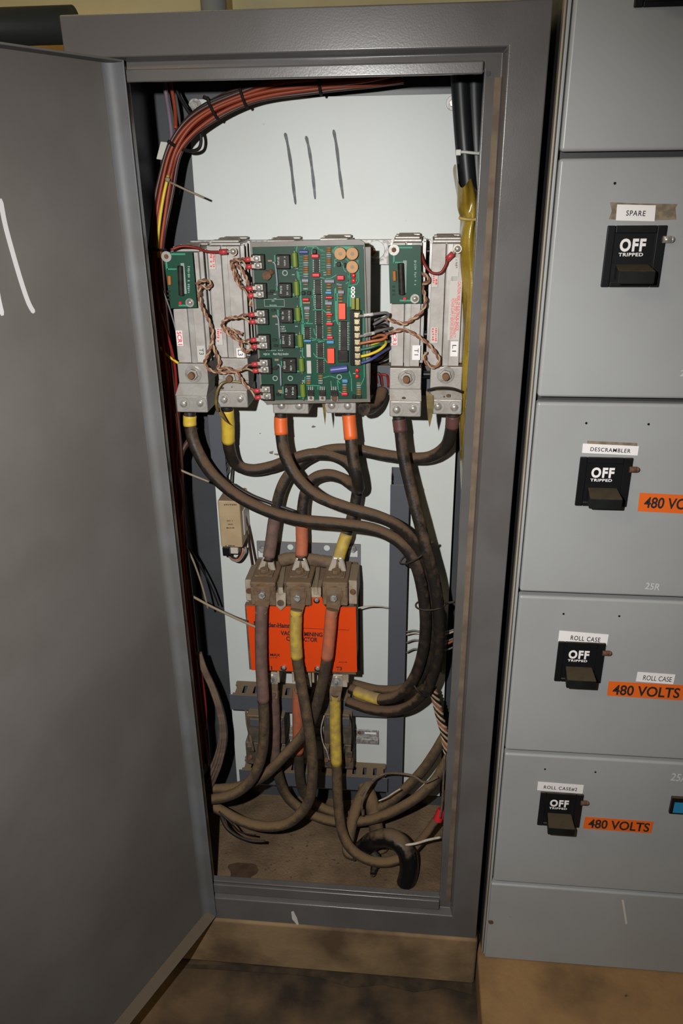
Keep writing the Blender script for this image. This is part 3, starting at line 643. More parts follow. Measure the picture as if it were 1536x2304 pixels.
# small green boards on SCR1 and SCR3
def snub(label, q, res, ores, led, screw, ringp, par):
    Y = .146; t_ = thing('snubber_board', label, 'circuit board', (P(*q[0], Y)+P(*q[2], Y))/2)
    MB().quadp(q, Y, .0016).build('board', m_pcb, t_)
    x0, y0, x1, y1 = res; p, r_ = P((x0+x1)/2, y0, Y-.006), P((x0+x1)/2+3, y1, Y-.006)
    MB().cyl(p, r_, abs(P(x1, y0, Y).x-P(x0, y0, Y).x)/2, n=16).build('power_resistor', m_chip, t_, .001)
    MB().boxp(x1-2, y0-6, x1+6, y1-4, Y-.0006, .0006).build('white_outline', m_silk, t_)
    x0, y0, x1, y1 = ores; MB().cyl(P((x0+x1)/2, y0, Y-.003), P((x0+x1)/2+1, y1, Y-.003), .0032, n=12).build('resistor', m_resor, t_, .001)
    MB().disc(led[0], led[1], Y-.003, .0022, .003, 12).build('indicator', m_led, t_)
    c = P(*screw, Y-.0005); MB().cyl(c, c+Vector((0, -.001, 0)), .0068, n=20).dome(c+Vector((0, -.001, 0)), (0, -1, 0), .0045, .003).build('screw', m_steel, t_)
    c = P(*ringp, Y-.0005); MB().ring(c, (0, -1, 0), .0078, .0035, .0022).build('ring_terminal', m_alu, t_)
    MB().cyl(c, c+Vector((0, .012, 0)), .0035).build('post', m_rust, t_)
    b = MB()
    for dx, dy in ((.12, .02), (.1, .97)):
        x = q[0][0]+(q[1][0]-q[0][0])*.55; yy = q[0][1]+(q[3][1]-q[0][1])*dy+(2 if dy < .5 else -3); xx = x+(q[3][0]-q[0][0])*dy
        b.boxp(xx-18, yy-1.6, xx+14, yy+2.2, Y-.0004, .0005)
    x = ringp[0]; b.boxp(x-2, ringp[1]+12, x+1.5, ringp[1]+30, Y-.0004, .0005).boxp(x, ringp[1]+27, x+22, ringp[1]+30, Y-.0004, .0005)
    b.build('traces', m_trace, t_)
    xx = q[1][0]-12+(q[2][0]-q[1][0])*.5
    fineprint('SNUBBER BD 480', xx-4, (q[0][1]+q[3][1])/2-32, xx+2, (q[0][1]+q[3][1])/2+30, Y-.0004, m_silk, t_, 'silkscreen', rot=90)
    for s_ in range(3): MB().boxp(ores[0]-1, q[3][1]-40+s_*9, ores[0]+5, q[3][1]-36+s_*9, Y-.002, .002).build('small_part', m_chip, t_)
    return t_
snub('small green snubber board fixed over the top of the SCR1 heatsink', [(366, 567), (432, 566), (443, 692), (384, 694)], (399, 598, 411, 665), (377, 620, 384, 641), (405, 682), (427, 681), (375, 577), h1)
snub('small green snubber board fixed over the top of the T1 heatsink', [(873, 552), (946, 551), (948, 682), (877, 683)], (894, 592, 908, 663), (883, 609, 890, 632), (910, 672), (933, 672), (886, 562), h5)

# ================================================================ MAIN CIRCUIT BOARD
YB = .128
brd = thing('control_circuit_board', 'large green control circuit board crowded with components, on a grey plastic sheet', 'circuit board', P(705, 910, .135))
MB().quadp([(562, 545), (808, 538), (820, 545), (833, 905), (600, 910), (586, 897)], YB+.004, .003).build('backing_sheet', m_backing, brd, .0006)
MB().boxp(821, 556, 833, 902, YB+.009, .003).build('side_rail', m_backing, brd)
MB().quadp([(567, 556), (817, 551), (824, 897), (591, 901)], YB, .0017).build('board', m_pcb, brd)
MB().quadp([(568, 557), (660, 555), (686, 898), (592, 900)], YB-.0003, .0003).build('power_section', m_pcbd, brd)
for (px, py) in ((576, 562), (812, 558), (598, 893), (816, 890)):
    MB().disc(px, py, YB+.0018, .004, .022, 10).build('spacer', m_alu, brd)
YC = YB-.0002
def comp(x0, y0, x1, y1, h, mt, name, bev=.0006, sub=None): return MB().boxp(x0, y0, x1, y1, YC-h, h-.0001).build(name, mt, brd, bev)
# six two-screw terminal blocks and six pulse transformers
scr = [((577, 582), (580, 598)), ((582, 647), (584, 663)), ((586, 706), (588, 722)), ((590, 763), (592, 778)), ((593, 817), (595, 832)), ((598, 877), (600, 892))]
for (a, c_) in scr:
    xm, ym = (a[0]+c_[0])/2, (a[1]+c_[1])/2
    tb = comp(xm-13, ym-17, xm+16, ym+17, .010, m_chip, 'terminal_block', .001)
    for s_ in (a, c_):
        c = MB().boxp(s_[0]-9, s_[1]-7, s_[0]+9, s_[1]+6.5, YC-.0125, .0025).build('terminal_clamp', m_alu, tb, .001)
        p = P(s_[0], s_[1], YC-.0127); MB().cyl(p, p+Vector((0, -.001, 0)), .0046, n=14).dome(p+Vector((0, -.001, 0)), (0, -1, 0), .0042, .0022).build('screw', m_steel, tb)
for i, (x0, y0, x1, y1) in enumerate(((620, 574, 651, 605), (626, 638, 655, 669), (630, 696, 658, 727), (631, 751, 661, 783), (634, 808, 665, 839), (638, 868, 667, 898))):
    tr = comp(x0, y0, x1, y1, .013, m_chip, 'pulse_transformer', .0012)
    fineprint('PE-63', x0+3, y0+5, x0+9, y1-8, YC-.0135, m_silk, tr, 'print', rot=-90); fineprint('TRI 12', x0+18, y0+3, x0+23, y1-5, YC-.0135, m_silk, tr, 'print', rot=-90)
for i, (px, y0, y1) in enumerate(((662, 568, 601), (666, 632, 665), (669, 691, 722), (674, 752, 781), (677, 806, 836), (680, 864, 893))):
    MB().cyl(P(px, y0, YC-.005), P(px+2, y1, YC-.005), .0044, n=14).build('olive_resistor', m_resgreen, brd, .0012)
    MB().tube([P(px-.5, y0-7, YC-.001), P(px, y0, YC-.005)], .0006, 6).tube([P(px+2, y1, YC-.005), P(px+3, y1+8, YC-.001)], .0006, 6).build('resistor_lead', m_steel, brd)
    x = px-40
    MB().boxp(px-10, y1-2, px-3, y1+1, YC-.0004, .0004).build('solder_pad', m_trace, brd)
    MB().boxp(px-45-(0), y0+6, px-42.5, y0+22, YC-.0004, .0004).build('solder_pad', m_trace, brd)
for L in ([(613, 590), (618, 593), (621, 610), (624, 645)], [(619, 709), (625, 715), (627, 730), (629, 762)], [(624, 820), (630, 824), (631, 845), (632, 868)]):
    MB().tube(along([(x, y, YC-.006) for x, y in L], 5), .0014, 8).build('diode', m_resgrey, brd)
for j, (px, py) in enumerate(((607, 587), (612, 655), (614, 698), (617, 712), (617, 765), (620, 778), (622, 810), (623, 826), (626, 888), (630, 880), (608, 660), (618, 830))):
    MB().boxp(px-5, py-2.5, px+5, py+2.5, YC-.003, .003).build('signal_diode', m_chip if j % 3 else m_restan, brd, .0006)
c = P(601, 619, YC-.001); MB().cyl(c, c+Vector((0, -.006, 0)), .0075, n=6).cyl(c+Vector((.004, -.001, .003)), c+Vector((.009, -.004, .006)), .004, n=8).build('mounting_screw', m_rust, brd, .001)
for (px, py) in ((641, 614), (619, 851), (653, 851), (763, 848)): MB().ring(P(px, py, YC), (0, -1, 0), .0042, .0028, .0006).build('drill_ring', m_silk, brd)
for (px, py) in ((794, 649), (794, 657), (794, 666)): MB().ring(P(px, py, YC), (0, -1, 0), .003, .0014, .0008, 14).build('pad_ring', m_white, brd)
for (x0, y0, x1, y1) in ((706, 584, 717, 612), (708, 630, 721, 662), (710, 663, 722, 695), (711, 700, 723, 730), (713, 732, 724, 762), (714, 772, 726, 804), (715, 809, 727, 839), (685, 737, 696, 763)):
    ch = comp(x0, y0, x1, y1, .0042, m_chip, 'logic_chip', .0005)
    b = MB(); n = int((y1-y0)/4)
    for i in range(n):
        yy = y0+2+i*(y1-y0-4)/max(1, n-1)
        b.boxp(x0-2.6, yy-.8, x0, yy+.8, YC-.002, .002).boxp(x1, yy-.8, x1+2.6, yy+.8, YC-.002, .002)
    b.build('pins', m_alu, ch)
ch = comp(766, 724, 780, 789, .006, m_chip, 'processor_chip', .0006)
b = MB()
for i in range(16): b.boxp(762, 726+i*4, 766, 727.6+i*4, YC-.002, .002).boxp(780, 726+i*4, 784, 727.6+i*4, YC-.002, .002)
b.build('pins', m_alu, ch)
comp(760, 789, 783, 815, .008, m_chip, 'heat_spreader', .001)
for (x0, y0, x1, y1) in ((689, 775, 699, 804), (690, 812, 700, 841)): comp(x0, y0, x1, y1, .004, m_chipw, 'resistor_network', .0005)
for (x0, y0, x1, y1) in ((699, 572, 717, 581), (701, 615, 719, 624), (757, 620, 774, 631), (679, 671, 695, 678), (731, 667, 748, 673), (732, 705, 748, 711), (732, 726, 749, 733), (734, 757, 749, 764), (767, 884, 782, 891)):
    comp(x0, y0, x1, y1, .0062, m_capred, 'red_capacitor', .0016)
comp(680, 679, 698, 684, .005, m_restan, 'tan_capacitor', .001)
for (x0, y0, x1, y1) in ((731, 656, 746, 662), (683, 765, 700, 770), (734, 767, 751, 774), (769, 854, 782, 862)): comp(x0, y0, x1, y1, .005, m_capblue, 'blue_capacitor', .0012)
for (x0, y0, x1, y1) in ((673, 564, 693, 570), (730, 630, 752, 636), (679, 629, 694, 634), (731, 680, 747, 685), (684, 690, 697, 697), (760, 655, 774, 660)):
    MB().cyl(P(x0, (y0+y1)/2, YC-.0032), P(x1, (y0+y1)/2, YC-.0032), .0030, n=12).build('grey_resistor', m_resgrey if x0 != 673 else m_elec, brd, .0008)
for (x0, y0, x1, y1) in ((761, 683, 777, 719), (736, 785, 752, 818)): comp(x0, y0, x1, y1, .010, m_relay, 'orange_red_relay', .0008)
MB().cyl(P(743, 833, YC-.006), P(782, 828, YC-.006), .0056, n=18).build('electrolytic_capacitor', m_elec, brd, .001)
for (px, py) in ((765, 571), (792, 571), (792, 601)):
    d = MB().disc(px, py, YC-.009, .0088, .009, 20).build('potentiometer', m_disc, brd, .0008)
    MB().disc(px, py, YC-.0098, .0026, .001, 12).build('slot_screw', m_restan, d)
comp(757, 590, 766, 600, .005, m_chip, 'transistor', .001); comp(702, 561, 712, 572, .006, m_chip, 'transistor', .0015); comp(773, 592, 778, 602, .005, m_chip, 'transistor', .001)
for (px, py) in ((682, 660), (695, 660), (797, 893), (809, 893)): comp(px-5, py-4, px+4, py+4, .004, m_chip, 'transistor', .001)
for (px, py) in ((795, 620), (795, 632), (803, 834), (803, 847)): MB().disc(px, py, YC-.004, .0030, .004, 12).dome(P(px, py, YC-.004), (0, -1, 0), .003, .0015).build('red_indicator', m_led, brd)
comp(790, 671, 798, 696, .007, m_olive, 'trimmer', .0008); comp(800, 671, 808, 698, .009, m_olive, 'trimmer', .001)
ts = comp(787, 699, 812, 822, .008, m_chip, 'terminal_strip', .001)
MB().boxp(787, 699, 796, 822, YC-.0125, .0046).build('strip_ridge', m_black, ts)
for i in range(8):
    px, py = 802.5+i*.25, 709+i*15.3
    MB().boxp(px-6.5, py-5.5, px+6.5, py+5.5, YC-.0105, .0025).build('terminal_clamp', m_brass, ts, .0006)
    p = P(px, py, YC-.0107); MB().cyl(p, p+Vector((0, -.0016, 0)), .0040, n=12).build('screw', m_brass, ts, .0006)
for i, (x0, x1) in enumerate(((692, 706), (718, 732), (744, 760))):
    t2 = comp(x0, 878, x1, 892, .0048, m_chip, 'power_transistor', .0006)
    MB().boxp(x0, 890, x1, 902, YC-.002, .0018).build('tab', m_alu, t2)
    MB().disc((x0+x1)/2, 896, YC-.003, .0022 if i < 2 else .005, .001, 12).build('tab_hole', m_rust, t2)
    for k in range(3): MB().boxp(x0+1+k*4.5, 870, x0+3+k*4.5, 879, YC-.0015, .0015).build('leg', m_steel, t2)
# rows of small resistors
rows = [(681, 695, 576, 622, 10), (733, 746, 558, 617, 13), (733, 746, 640, 653, 3), (684, 697, 700, 716, 4), (735, 747, 738, 754, 4), (688, 700, 847, 862, 4), (715, 727, 846, 862, 4), (769, 781, 866, 881, 4), (801, 813, 862, 887, 6), (759, 771, 641, 653, 3), (760, 772, 664, 678, 3), (733, 745, 690, 703, 3), (681, 694, 640, 650, 2), (734, 746, 713, 724, 3)]
rb = 0
for (x0, x1, y0, y1, n) in rows:
    for i in range(n):
        yy = y0+(y1-y0)*i/max(1, n-1)
        o = MB().cyl(P(x0+1, yy, YC-.002), P(x1-1, yy, YC-.002), .0014, n=8).build('small_resistor', (m_restan, m_restan, m_resgrey, m_resor, m_silk)[(i*7+rb) % 5], brd)
        rb += 1
# copper traces
b = MB()
def trace(L, wd=.0006):
    for (a, c_) in zip(L, L[1:]):
        p, q_ = P(a[0], a[1], YC-.0002), P(c_[0], c_[1], YC-.0002); d_ = (q_-p).normalized(); n_ = Vector((d_.z, 0, -d_.x))*wd; p -= d_*wd*.6; q_ += d_*wd*.6
        b.prism([p+n_, q_+n_, q_-n_, p-n_], (0, .0003, 0))
for L in ([(683, 561), (689, 555), (712, 555), (718, 562), (726, 563)], [(701, 572), (702, 560), (707, 555)], [(752, 600), (753, 584), (760, 581), (778, 582), (784, 588), (785, 640), (786, 668)], [(788, 590), (788, 640), (783, 646), (782, 690)],
          [(805, 585), (807, 632), (802, 640), (790, 642), (786, 647), (787, 668)], [(803, 586), (803, 628), (798, 637)], [(720, 624), (731, 627), (744, 626), (756, 619)], [(753, 650), (755, 720), (749, 723)], [(755, 648), (757, 725), (761, 731)], [(757, 672), (760, 730)],
          [(668, 555), (666, 565)], [(668, 610), (670, 626), (674, 630), (676, 710), (680, 728), (682, 770)], [(671, 612), (673, 626), (676, 632), (678, 700), (682, 720), (684, 760)], [(674, 640), (679, 690), (681, 720)], [(679, 730), (680, 800), (684, 805)], [(682, 728), (703, 728)], [(693, 715), (693, 725), (686, 728)],
          [(704, 652), (706, 690), (710, 696)], [(702, 668), (716, 668)], [(704, 697), (726, 697), (733, 703)], [(727, 764), (750, 764)], [(700, 766), (714, 764), (727, 758)], [(705, 795), (712, 805), (730, 806), (735, 815)], [(706, 740), (708, 752), (714, 756)], [(686, 848), (684, 880), (686, 893), (680, 897)], [(690, 867), (720, 868), (722, 872)], [(727, 850), (742, 846), (756, 850), (764, 862)], [(744, 858), (745, 870)],
          [(792, 752), (795, 765), (790, 785)], [(818, 700), (819, 850), (812, 866)], [(766, 590), (772, 596), (773, 606), (778, 612)], [(783, 620), (784, 634), (778, 638)], [(758, 850), (761, 880), (768, 884)], [(785, 835), (790, 850), (791, 880)], [(715, 870), (715, 876)]):
    trace(L)
for i in range(7):
    trace([(746+i*2, 566+i*2), (756+i*1.5, 555)], .0005); trace([(700+i*5, 760+i*1.2), (716, 766+i*.8)], .0004); trace([(784, 726+i*8), (792, 730+i*8)], .0004); trace([(673, 578+i*7), (680, 578+i*7)], .0003); trace([(722, 566+i*7), (731, 566+i*7)], .0003)
b.boxp(756, 554, 796, 561, YC-.0002, .0003).boxp(783, 600, 789, 648, YC-.0002, .0003).boxp(755, 660, 760, 724, YC-.0002, .0003).boxp(786, 646, 790, 690, YC-.0002, .0003)
b.build('copper_traces', m_trace, brd)
b = MB()
for (x0, y0, x1, y1) in ((594, 673, 640, 674), (594, 689, 640, 690), (594, 673, 595, 690), (639, 673, 640, 690)): b.boxp(x0, y0, x1, y1, YC-.0002, .0002)
for i in range(26):
    x, y = random.choice(((607, 0), (612, 0), (656, 0), (664, 0), (727, 0), (755, 0), (780, 0))), random.uniform(562, 892); x = x[0]+(y-560)*.06
    b.boxp(x-3, y-1, x+3, y+1, YC-.0002, .0002)
b.build('silkscreen_lines', m_silk, brd)
fineprint('BENSHAW  BIPC300', 592, 794, 650, 800, YC-.0003, m_silk, brd, 'silkscreen_text'); fineprint('P.N. 300034', 598, 787, 641, 790, YC-.0003, m_silk, brd, 'silkscreen_text'); fineprint('SN 00000', 606, 685, 625, 689, YC-.0003, m_silk, brd, 'silkscreen_text')
for i in range(3): fineprint('scrb', 629+i, 733+i*5, 642+i, 737+i*5, YC-.0003, m_silk, brd, 'silkscreen_text')

m_busrust = mat('rust_stain', (.17, .088, .038), .85, 0, (.11, .06, .03), 70, bump=.4)
m_neck = mat('bright_lug_neck', (.66, .59, .49), .28, .45, (.40, .30, .2), 60, 5, .55, .75)

# ================================================================ VACUUM CONTACTOR
con = thing('vacuum_contactor', 'vacuum contactor with an orange printed cover and three dusty bus bars on the plate', 'contactor', P(690, 1512, .21))
b = MB().boxp(579, 1219, 629, 1290, .266, .004).boxp(634, 1223, 811, 1505, .266, .004)
b.build('mounting_bracket', m_pbracket, con, .0006)
for (px, py) in ((653, 1231), (735, 1233)): MB().disc(px, py, .2655, .0058, .0004, 20).build('bracket_hole', m_plate, con)
for (px, py) in ((590, 1240), (793, 1239)):
    MB().boxp(px-9, py, px+11, py+14, .2655, .0004).build('bracket_slot', m_plate, con, .004)
    MB().disc(px, py-2, .258, .0072, .0075, 6).build('mounting_bolt', m_zinc, con, .001)
MB().boxp(563, 1312, 797, 1512, .172, .092).build('body', m_contb, con, .002)
MB().boxp(552, 1304, 566, 1352, .168, .06).boxp(555, 1352, 563, 1366, .176, .04).build('side_cheek', m_contw, con, .002)
MB().boxp(783, 1306, 803, 1360, .170, .065).boxp(787, 1360, 797, 1372, .178, .04).build('side_cheek', m_contw, con, .002)
for (px, py) in ((559, 1331), (793, 1333)): MB().disc(px, py, .164, .0052, .004, 14).build('cheek_screw', m_rust, con, .0008)
MB().tube(along([(630, 1262, .222), (655, 1256, .222), (690, 1258, .22), (720, 1262, .222), (750, 1266, .224)], 6), .012, 10, jit=.06).build('coil_sleeve', m_contb, con)
BUS = ((563, 620, 595, 1284, 590, 1337, 572, 606), (643, 700, 674, 1286, 669, 1343, 652, 686), (725, 782, 756, 1287, 751, 1343, 734, 769))
ZB_ = []
for (x0, x1, bx, by, fx, fy, l0, l1) in BUS:
    z1, z0 = P((x0+x1)/2, 1311, .150).z, P((x0+x1)/2, 1363, .150).z; ZB_.append(z1)
    X0, X1 = P(x0, 1335, .150).x, P(x1, 1335, .150).x
    bb = MB().box(X0, X1, .150, .236, z1-.010, z1).box(X0, X1, .150, .172, z0, z1-.010).build('bus_bar', m_bus, con, .003, 3)
    MB().boxp(x0+4, 1316, x1-4, 1330, .1485, .002).build('raised_rib', m_bus, bb, .001)
    MB().disc(fx, fy-6, .1480, .0165, .002, 26).build('rusty_washer', m_busrust, bb, .0008)
for (px, w_) in ((632, 7), (711, 6)):
    b = MB()
    b.hexa([P(px-w_, 1338, .150), P(px+w_-1, 1338, .150), P(px+w_+4, 1290, .235), P(px-w_+6, 1290, .235), P(px-w_+1, 1322, .150), P(px+w_-3, 1322, .150), P(px+w_+4, 1268, .235), P(px-w_+6, 1268, .235)])
    b.prism([P(px-12, 1334, .152), P(px+11, 1334, .152), P(px+11, 1364, .152), P(px, 1375, .152), P(px-12, 1364, .152)] if px < 700 else [P(px-11, 1322, .154), P(px+11, 1322, .154), P(px+11, 1345, .154), P(px-11, 1345, .154)], (0, .03, 0))
    bb = b.build('phase_barrier', m_contw, con, .0015)
    if px < 700: MB().disc(px-1, 1357, .1512, .0066, .001, 18).build('barrier_plug', m_contb, bb)
    else: MB().boxp(px-11, 1322, px+11, 1338, .1535, .001).build('clean_patch', m_contw, bb)
cov = [(554, 1364), (626, 1365), (632, 1375), (639, 1365), (694, 1366), (701, 1358), (701, 1346), (705, 1339), (720, 1339), (725, 1346), (726, 1358), (733, 1366), (800, 1367), (803, 1512), (719, 1511), (718, 1500), (708, 1500), (707, 1511), (643, 1510), (642, 1499), (631, 1499), (630, 1509), (566, 1508)]
YO = .158
cover = MB().prism([P(x, y, YO) for x, y in cov], (0, .002, 0)).build('orange_cover', m_conto, con)
MB().boxp(556, 1366, 800, 1512, .1605, .011).build('cover_backing', m_contb, con)
for (px, py) in ((712, 1352), (638, 1504), (714, 1506)):
    MB().disc(px, py, YO-.0004, .0058, .0004, 16).build('cut_out', m_chip, cover); MB().disc(px, py-1, YO-.004, .0042, .004, 6).build('cover_screw', m_zinc, cover, .0006)
YT = YO-.0003
textp('Cutler-Hammer', 588, 1401, 668, 1412, YT, m_ink, cover, bold=.03); textp('VACUUM MINING', 631, 1421, 725, 1431, YT, m_ink, cover, bold=.03)
textp('CONTACTOR', 644, 1433, 714, 1443, YT, m_ink, cover, bold=.03); textp('7.5 MAX', 592, 1470, 630, 1476, YT, m_ink, cover, bold=.03); fineprint('CAT. V201', 592, 1479, 624, 1481, YT, m_ink, cover)
textp('T1', 596, 1498, 612, 1507, YT, m_ink, cover, bold=.03); textp('T2', 676, 1500, 690, 1509, YT, m_ink, cover, bold=.03); textp('T3', 756, 1500, 769, 1508, YT, m_ink, cover, bold=.03); fineprint('MADE IN USA', 762, 1489, 781, 1491, YT, m_ink, cover)
MB().boxp(591, 1413.4, 786, 1414.2, YT, .0003).build('printed_line', m_ink, cover)
MB().boxp(571, 1398, 587, 1412, YT, .0003).build('printed_mark', m_ink, cover)
for (x0, x1) in ((601, 622), (744, 781), (672, 700)):
    lt = MB().boxp(x0, 1512, x1, 1546, .178, .05).build('lower_terminal', m_contw, con, .0015)
for x in (626, 659, 704, 781): MB().boxp(x-2.5, 1510, x+2.5, 1536, .172, .05).build('lower_rib', m_contw, con, .0006)

# ================================================================ POWER CABLES
CR = .0104
def cable(label, pts, mt, r=CR, tapes=(), n=8, group=None, name='power_cable'):
    pp = along(pts, n); c = pp[len(pp)//2]
    t_ = thing(name, label, 'cable', c, group)
    MB().tube(pp, r, 14, jit=.012).build('jacket', mt, t_)
    for (a, c_, tm) in tapes:      # a, c_: fractions of the way along
        i0, i1 = int(a*(len(pp)-1)), max(int(a*(len(pp)-1))+2, int(c_*(len(pp)-1)))
        MB().tube(pp[i0:i1+1], r*1.09, 16, jit=.015).build('colour_tape', tm, t_)
    return t_
def palm(t_, q, Y, bolt, dep=.004, fm=m_lug, hexr=.0068, big=False):
    l_ = MB().quadp(q, Y, dep).build('cable_lug', fm, t_, .0012)
    if bolt:
        c = P(bolt[0], bolt[1], Y)
        if big:
            MB().cyl(c, c+Vector((0, -.002, 0)), .0105, n=24).build('washer', m_steel, l_, .0006); MB().ring(c+Vector((0, -.002, 0)), (0, -1, 0), .0075, .004, .0012).build('spring_washer', m_zinc, l_)
        MB().cyl(c, c+Vector((0, -.0075, 0)), hexr if not big else .004, n=6 if not big else 14).build('bolt_head', m_zinc, l_, .001)
    return l_
# upper run: from the heatsink lugs
cable('black cable with yellow tape from the SCR1 lug into the thick bundle at the right', [(428, 918, .182), (427, 935, .18), (428, 962, .178), (440, 1006, .172), (473, 1062, .165), (525, 1110, .16), (592, 1146, .155), (670, 1169, .154), (760, 1178, .154), (840, 1191, .155), (900, 1222, .153), (934, 1270, .15), (950, 1330, .148), (957, 1400, .148), (950, 1470, .15), (930, 1527, .156), (900, 1562, .165), (858, 1573, .175), (820, 1563, .19), (788, 1549, .205)],
      m_cable, tapes=((.055, .105, m_tyel), (.905, .985, m_tyeld)))
cable('cable with yellow tape from the lug beside the circuit board, bending right across the plate', [(511, 908, .185), (511, 925, .185), (513, 960, .19), (515, 1005, .2), (530, 1044, .212), (565, 1057, .22), (610, 1050, .225), (655, 1034, .222), (700, 1022, .225), (745, 1024, .228), (785, 1046, .228), (803, 1085, .226), (798, 1140, .222), (780, 1200, .215), (766, 1240, .205), (760, 1262, .198)],
      m_cable, tapes=((.06, .19, m_tyel), (.87, .985, m_tyeld)))
cable('cable with orange tape left under the circuit board, sweeping right into the bundle', [(632, 900, .18), (632, 925, .18), (632, 965, .176), (640, 1020, .166), (666, 1072, .156), (712, 1115, .148), (780, 1142, .144), (850, 1162, .145), (900, 1188, .15), (935, 1228, .158), (955, 1285, .165), (970, 1350, .166), (976, 1420, .166), (968, 1480, .17), (945, 1525, .178), (905, 1550, .19), (850, 1553, .21), (795, 1540, .225)],
      m_cable, tapes=((.085, .135, m_tor),))
cable('cable with orange tape right under the circuit board, hooked back in a tight loop', [(783, 900, .18), (784, 925, .178), (787, 965, .172), (794, 1030, .16), (803, 1075, .158), (806, 1098, .172), (796, 1095, .2), (770, 1077, .222), (735, 1068, .226), (702, 1080, .226), (685, 1115, .222), (679, 1170, .215), (679, 1220, .208), (677, 1260, .198)],
      m_cable, tapes=((.10, .185, m_tor), (.83, .985, m_tord)))
cable('cable with brown tape from the T1 lug running straight down along the bundle', [(897, 920, .182), (897, 940, .18), (900, 965, .178), (908, 1030, .17), (925, 1105, .16), (943, 1175, .15), (960, 1240, .145), (976, 1300, .145), (985, 1360, .147), (988, 1425, .15), (982, 1490, .155), (962, 1548, .162), (925, 1586, .175), (880, 1600, .19), (830, 1595, .21), (780, 1578, .225)],
      m_cable, tapes=((.08, .145, m_tbr),))
cable('cable with brown tape from the L1 lug swinging left across the plate to the contactor', [(1018, 920, .182), (1018, 938, .182), (1015, 965, .186), (1003, 1003, .196), (970, 1027, .21), (925, 1031, .22), (865, 1024, .226), (800, 1012, .23), (740, 1013, .234), (690, 1032, .232), (652, 1066, .228), (630, 1108, .222), (617, 1170, .214), (609, 1225, .205), (603, 1262, .196)],
      m_cable, tapes=((.07, .135, m_tbr), (.84, .985, m_tbrd)))
# the lugs of the three that end on top of the bus bars
for (x0, x1, bx, by, fx, fy, l0, l1), zt, top, nm in zip(BUS, ZB_, ((603, 1254), (677, 1256), (760, 1254)), ('L1', 'L2', 'L3')):
    yb = PZ(bx, by+8, zt).y
    t_ = thing('ring_lug', 'silvery cable lug bolted on top of the %s bus bar of the contactor' % ('left' if nm == 'L1' else 'middle' if nm == 'L2' else 'right'), 'cable lug', (P(bx, by, yb).x, yb, zt))
    X = P(bx, by, yb).x; Y0 = yb+.012; tp = P(top[0], top[1], .198)
    MB().box(X-.0165, X+.0165, yb-.012, Y0+.002, zt+.0002, zt+.0036).cyl((X, yb, zt+.0036), (X, yb, zt+.0055), .0135, n=24).build('palm', m_bus, t_, .001)
    fy_ = yb+.011; xm = X+(tp.x-X)*.25
    MB().hexa([(xm-.0175, fy_, zt+.001), (xm+.0175, fy_, zt+.001), (xm+.0175, fy_+.006, zt+.001), (xm-.0175, fy_+.006, zt+.001), (tp.x-.0085, .190, tp.z+.004), (tp.x+.0085, .190, tp.z+.004), (tp.x+.0085, .203, tp.z+.004), (tp.x-.0085, .203, tp.z+.004)]).build('crimped_neck', m_neck, t_, .0035, 3)
    MB().tube([Vector((xm, fy_-.0006, zt+.006)), Vector((tp.x, .1895, tp.z+.001))], .0022, 8, lambda t: 1.5-t).build('neck_dent', m_bus, t_)
    MB().cyl((X, yb, zt+.0055), (X, yb, zt+.0125), .0085, n=6).build('bolt_head', m_bus, t_, .0012)
# front run: from the front faces of the bus bars down
def front(label, lugq, bolt, pts, mt, tapes):
    t_ = cable(label, pts, mt, tapes=tapes); p0 = P(*pts[0]); palm(t_, lugq, .1475, bolt, .003, m_bus)
    b = MB(); q = lugq
    a0, a1 = P(q[3][0], q[3][1]-4, .1475), P(q[2][0], q[2][1]-4, .1475)
    r = CR*1.02; c = P(*pts[1])
    b.hexa([c+Vector((-r, -r, 0)), c+Vector((r, -r, 0)), c+Vector((r, r, 0)), c+Vector((-r, r, 0)), a0, a1, a1+Vector((0, .006, 0)), a0+Vector((0, .006, 0))]); b.build('lug_barrel', m_bus, t_, .002)
    return t_
front('dusty cable with brown tape hanging in front of the left of the orange cover', [(572, 1320), (606, 1320), (607, 1358), (573, 1357)], (590, 1337), [(589, 1364, .138), (588, 1376, .135), (587, 1430, .132), (588, 1500, .128), (592, 1570, .122), (594, 1640, .116), (588, 1700, .11), (567, 1752, .104), (528, 1785, .102), (480, 1798, .108), (440, 1800, .12)], m_dcable, ((.03, .42, m_tbrd),))
front('dusty cable with yellow tape hanging in front of the middle of the orange cover', [(652, 1322), (686, 1322), (687, 1364), (654, 1362)], (669, 1343), [(667, 1370, .138), (666, 1382, .136), (665, 1430, .132), (668, 1480, .128), (676, 1530, .122), (688, 1600, .114), (700, 1680, .106), (703, 1745, .1), (693, 1805, .098), (655, 1848, .1), (603, 1860, .104), (545, 1848, .112), (490, 1820, .12), (445, 1800, .13)], m_dcable, ((.035, .235, m_tyeld),))
front('dusty cable with orange tape hanging in front of the right of the orange cover', [(734, 1322), (769, 1322), (766, 1366), (734, 1364)], (751, 1343), [(747, 1370, .138), (745, 1384, .136), (741, 1430, .133), (734, 1490, .13), (722, 1550, .134), (705, 1610, .14), (682, 1652, .145), (640, 1700, .142), (592, 1746, .138), (545, 1768, .14), (495, 1775, .145), (440, 1775, .15)], m_dcable, ((.02, .265, m_tord),))
